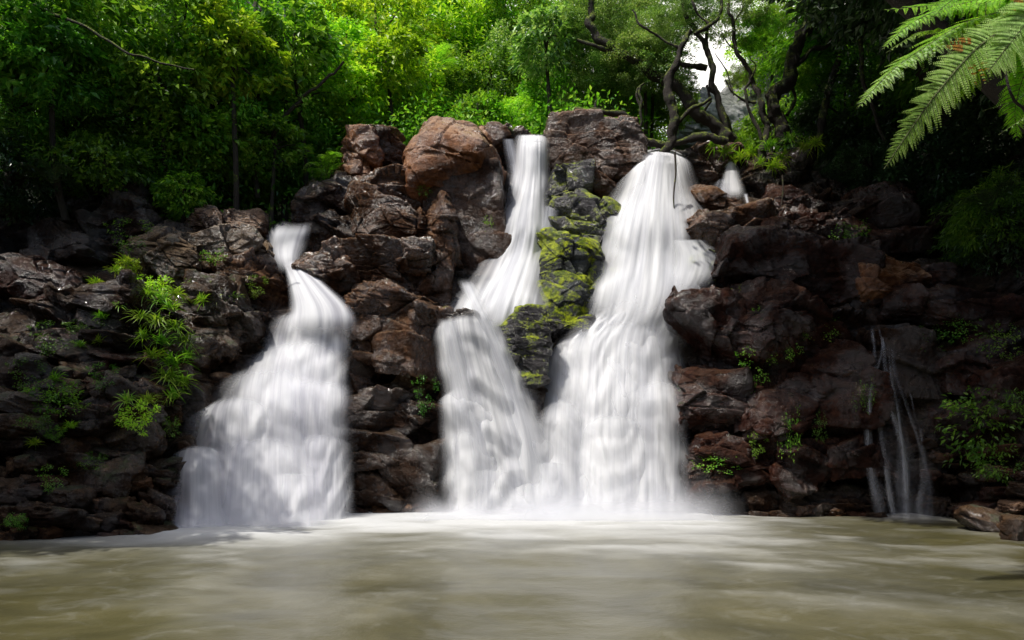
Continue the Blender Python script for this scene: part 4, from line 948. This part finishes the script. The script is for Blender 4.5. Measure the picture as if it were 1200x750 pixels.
# ------------------------------------------------------------------ ferns
def frond_mesh(curve, up, width, npin, mats, detail=16, seed=0, droop=.15, old=(.0, .0), w=None, sweep=.55):
    """a twice divided frond: rachis, pinnae both sides, small leaflets along every pinna"""
    r = np.random.default_rng(seed); pp = spline(curve, npin*2); T = np.gradient(pp, axis=0); T /= np.linalg.norm(T, axis=1)[:, None]
    up = np.asarray(up, float); Lr = np.linalg.norm(np.diff(pp, axis=0), axis=1).sum()
    B, D, N, LL = [], [], [], []; mi = []
    rach = [tube(pp, .0055*Lr, .0015*Lr, npin*2, 5)]
    for i in range(2, npin*2-1):
        f = i/(npin*2-1); env = (math.sin(min(1, f*1.9)*math.pi/2)**.7)*(1-f)**.62*1.25
        if i % 2: continue
        sd = np.cross(T[i], up); sd /= np.linalg.norm(sd); nm = np.cross(sd, T[i])
        for s_ in (-1, 1):
            l = width*env*r.uniform(.84, 1.1)
            if l < .01*Lr: continue
            sw_ = sweep+r.normal()*.07; dr = sd*s_*math.cos(sw_)+T[i]*math.sin(sw_)+nm*r.normal()*.10; dr /= np.linalg.norm(dr)
            t_ = np.linspace(.04, 1, detail); c = pp[i]+dr*t_[:, None]*l; c = c+np.array([0, 0, -1])*(t_**2)[:, None]*l*droop*r.uniform(.3, 1.9)
            pt = np.gradient(c, axis=0); pt /= np.linalg.norm(pt, axis=1)[:, None]
            q = np.cross(pt, nm); q /= np.linalg.norm(q, axis=1)[:, None]
            ll = l*.22*np.clip(1.15-t_, .12, 1)**.8
            gold = (r.random(detail) < (.75 if s_ == 1 else .3)*(t_ > .35)).astype(int) if (old[0] < f < old[1] and r.random() < .4) else np.zeros(detail, int)
            for s2 in (-1, 1):
                B.append(c); D.append(q*s2*.9+pt*.45); N.append(np.broadcast_to(nm, c.shape)); LL.append(ll); mi.append(gold)
            rach.append(tube([pp[i], c[len(c)//2], c[-1]], .0016*Lr, .0004*Lr, 5, 3))
    B, D, N = map(np.concatenate, (B, D, N)); LL = np.concatenate(LL); mi = np.concatenate(mi)
    V, F = leafset(B, D, N+r.normal(size=N.shape)*.08, LL, LL*.68, .1)
    Vr, Fr = cat(rach)
    fi = np.concatenate([np.repeat(mi, 2), np.full(len(Fr), 2)])
    return np.concatenate([V, Vr]), [F, Fr+len(V)], fi

FY = 6.2
tf = thing('tree_fern', 'tree fern with long lit fronds arching in from the upper right', 'tree fern', (6.1, FY, -.3))
b0 = np.array((6.1, FY, -.3)); crownp = P(1262, -25, FY)
Vt, Ft = tube([b0, P(1330, 330, FY), P(1285, 100, FY), crownp], .13, .09, 40, 14, .25, 5)
link('trunk', mkmesh('trunk', Vt-b0, Ft, M['stem']), tf)
def pc(pts): return np.array([P(a, b, c) for a, b, c in pts])
for i, (pts, up, wd, npin, mt, old, dt) in enumerate([
   # the long drooping frond that ends over the dark wall
   ([(1262, -25, 6.2), (1205, 18, 6.0), (1150, 52, 5.9), (1105, 100, 5.8), (1068, 150, 5.8), (1036, 198, 5.8)], (.55, -.75, .6), .29, 60, 'fern_pale', (.36, .5), 14),
   ([(1262, -25, 6.2), (1190, 8, 6.4), (1130, 28, 6.4), (1080, 58, 6.4), (1040, 88, 6.4), (1004, 128, 6.4)], (-.25, -.45, .85), .36, 52, 'fern', (0, 0), 14),
   ([(1262, -25, 6.2), (1200, -12, 6.7), (1150, 4, 6.8), (1100, 6, 6.8), (1036, 12, 6.8)], (.0, -.75, .65), .42, 26, 'fern', (0, 0), 18),
   ([(1262, -25, 6.2), (1225, 5, 5.7), (1205, 25, 5.6), (1180, 55, 5.6), (1158, 84, 5.6)], (.25, -.85, .45), .36, 34, 'fern_pale', (.0, .3), 16),
   ([(1262, -25, 6.2), (1235, 20, 6.6), (1205, 75, 6.7), (1190, 125, 6.7), (1192, 165, 6.7)], (.3, -.9, .3), .36, 30, 'fern', (0, 0), 14),
   ([(1262, -25, 6.2), (1190, 20, 6.9), (1120, 35, 7.), (1080, 38, 7.), (1038, 62, 7.)], (0, -.45, .9), .24, 34, 'fern', (0, 0), 12),
   ([(1262, -25, 6.2), (1200, -8, 6.5), (1140, 2, 6.6), (1095, 14, 6.6), (1062, 32, 6.6), (1034, 58, 6.6)], (-.1, -.6, .8), .26, 40, 'fern', (0, 0), 12),
   ([(1262, -25, 6.2), (1215, 30, 6.9), (1170, 62, 7.), (1130, 100, 7.), (1108, 130, 7.)], (.2, -.7, .7), .26, 34, 'fern', (.3, .7), 12),
   ([(1262, -25, 6.2), (1245, 40, 6.1), (1222, 80, 6.1), (1200, 112, 6.1), (1152, 130, 6.1)], (0, -.3, .95), .13, 26, 'fern_pale', (0, 0), 10),
   ([(1262, -25, 6.2), (1248, 60, 6.3), (1225, 115, 6.3), (1205, 135, 6.3), (1170, 158, 6.3)], (0, -.3, .95), .12, 24, 'fern_pale', (0, 0), 10),
   ([(1262, -25, 6.2), (1220, -30, 6.3), (1180, -28, 6.2), (1130, -10, 6.2), (1090, 22, 6.2)], (.1, -.6, .8), .32, 34, 'fern', (0, 0), 14)]):
    V, F, fi = frond_mesh(pc(pts), up, wd, npin, None, dt, 80+i, .18, old)
    link('frond', mkmesh('frond', V-b0, F, [M[mt], M['fern_old'], M['rachis']], smooth=False, midx=fi), tf)
# dark curved stalk
Vt, Ft = tube(P([1262, 1225, 1196, 1184, 1178], [-25, 128, 124, 108, 84], [6.2, 5.9, 5.7, 5.6, 5.6]), .014, .010, 20, 6)
link('stalk', mkmesh('stalk', Vt-b0, Ft, M['stem']), tf)

# small ferns in the forest edge
fr = []
for k in range(3):
    V, F, fi = frond_mesh(np.array([[0, 0, 0], [.3, 0, .28], [.65, 0, .32], [1., 0, .05]]), (0, 0, 1), .26, 20, None, 7, 200+k, .2)
    fr.append(mkmesh('frond', V, F, [M['fern'], M['fern_old'], M['rachis']], smooth=False, midx=fi))
def fern(px_, py_, Y, s_, label, n=8, mat='fern', group='ferns at the forest edge'):
    root = thing('fern', label, 'fern', tuple(P(px_, py_, Y)), group); r = random.Random(px_)
    for i in range(n):
        o = link('frond', fr[i % 3], root); o.scale = (s_*r.uniform(.8, 1.1),)*3; o.rotation_euler = (r.uniform(-.2, .2), r.uniform(-.3, .25), i*6.28/n+r.uniform(-.3, .3))
        if mat != 'fern': o.material_slots[0].link = 'OBJECT'; o.material_slots[0].material = M[mat]
for a in [(382, 205, 18.2, .95, 'light green fern drooping off the left shoulder of the crag'), (395, 150, 20, 1.1, 'fern above the left shoulder of the crag', 9), (430, 150, 20.5, .9, 'fern behind the small brown shoulder rock'),
          (505, 88, 22.5, 1.5, 'flat topped tree fern among bright foliage behind the crag', 11), (480, 60, 24, 1.5, 'upper tree fern high above the crag', 11), (345, 170, 18.8, .9, 'dim fern under the arching sapling', 8, 'leaf_mid'),
          (1160, 245, 15.8, 1., 'dim fern at the right above the dark slab', 9, 'leaf_deep'), (270, 215, 17.8, .8, 'dim fern above the flat grey slab', 8, 'leaf_dark'), (60, 215, 15.2, .9, 'dim fern at the left forest edge', 8, 'leaf_deep'),
          (595, 160, 19.6, .5, 'small yellow green fern at the lip beside the crowning boulder', 8)]:
    fern(*a)

# ------------------------------------------------------------------ light, sky, camera
SUN_EL, SUN_AZ = R(62), R(235)
w = bpy.data.worlds.new('World'); bpy.context.scene.world = w; w.use_nodes = True
nt = w.node_tree; bg = nt.nodes['Background']; sk = nt.nodes.new('ShaderNodeTexSky'); sk.sky_type = 'NISHITA'; sk.sun_disc = False
sk.sun_elevation = SUN_EL; sk.sun_rotation = SUN_AZ; sk.dust_density = 3.; sk.air_density = 1.
# added bright cloud toward the far side whitens the sky gap, thin cloud elsewhere
tc = nt.nodes.new('ShaderNodeTexCoord'); nz_ = nt.nodes.new('ShaderNodeTexNoise'); nz_.inputs['Scale'].default_value = 2.2; nz_.inputs['Detail'].default_value = 6
nt.links.new(tc.outputs['Generated'], nz_.inputs['Vector']); sx_ = nt.nodes.new('ShaderNodeSeparateXYZ'); nt.links.new(tc.outputs['Generated'], sx_.inputs[0])
m1 = nt.nodes.new('ShaderNodeMath'); m1.operation = 'MULTIPLY_ADD'; nt.links.new(sx_.outputs[1], m1.inputs[0]); m1.inputs[1].default_value = .55; nt.links.new(nz_.outputs[0], m1.inputs[2])
mr = nt.nodes.new('ShaderNodeMapRange'); mr.interpolation_type = 'SMOOTHSTEP'; nt.links.new(m1.outputs[0], mr.inputs[0]); mr.inputs[1].default_value = .5; mr.inputs[2].default_value = .85
mx_ = nt.nodes.new('ShaderNodeMix'); mx_.data_type = 'RGBA'; nt.links.new(mr.outputs[0], mx_.inputs[0]); nt.links.new(sk.outputs[0], mx_.inputs[6]); mx_.inputs[7].default_value = (9.9, 9.6, 9.1, 1)
nt.links.new(mx_.outputs[2], bg.inputs[0]); bg.inputs[1].default_value = .155
sd = bpy.data.lights.new('sun', 'SUN'); sd.energy = 4.6; sd.angle = R(.6); sd.color = (1, .96, .88)
so = link('sun', sd)
dv = np.array([math.sin(SUN_AZ)*math.cos(SUN_EL), math.cos(SUN_AZ)*math.cos(SUN_EL), math.sin(SUN_EL)])
from mathutils import Vector
so.rotation_euler = Vector(dv).to_track_quat('Z', 'Y').to_euler(); so.location = (0, 0, 30)
cd = bpy.data.cameras.new('camera'); cam = link('camera', cd); cam.location = (0, 0, CAMH); cam.rotation_euler = (R(90), 0, 0)
cd.sensor_width = 36; cd.lens = FPX/1200*36; cd.shift_y = (HZ-375)/1200; cd.clip_end = 500
sc = bpy.context.scene; sc.camera = cam
sc.view_settings.view_transform = 'Standard'; sc.view_settings.look = 'None'; sc.view_settings.exposure = 0; sc.view_settings.gamma = 1
sc.cycles.transparent_max_bounces = 16; sc.cycles.max_bounces = 5; sc.cycles.use_denoising = True
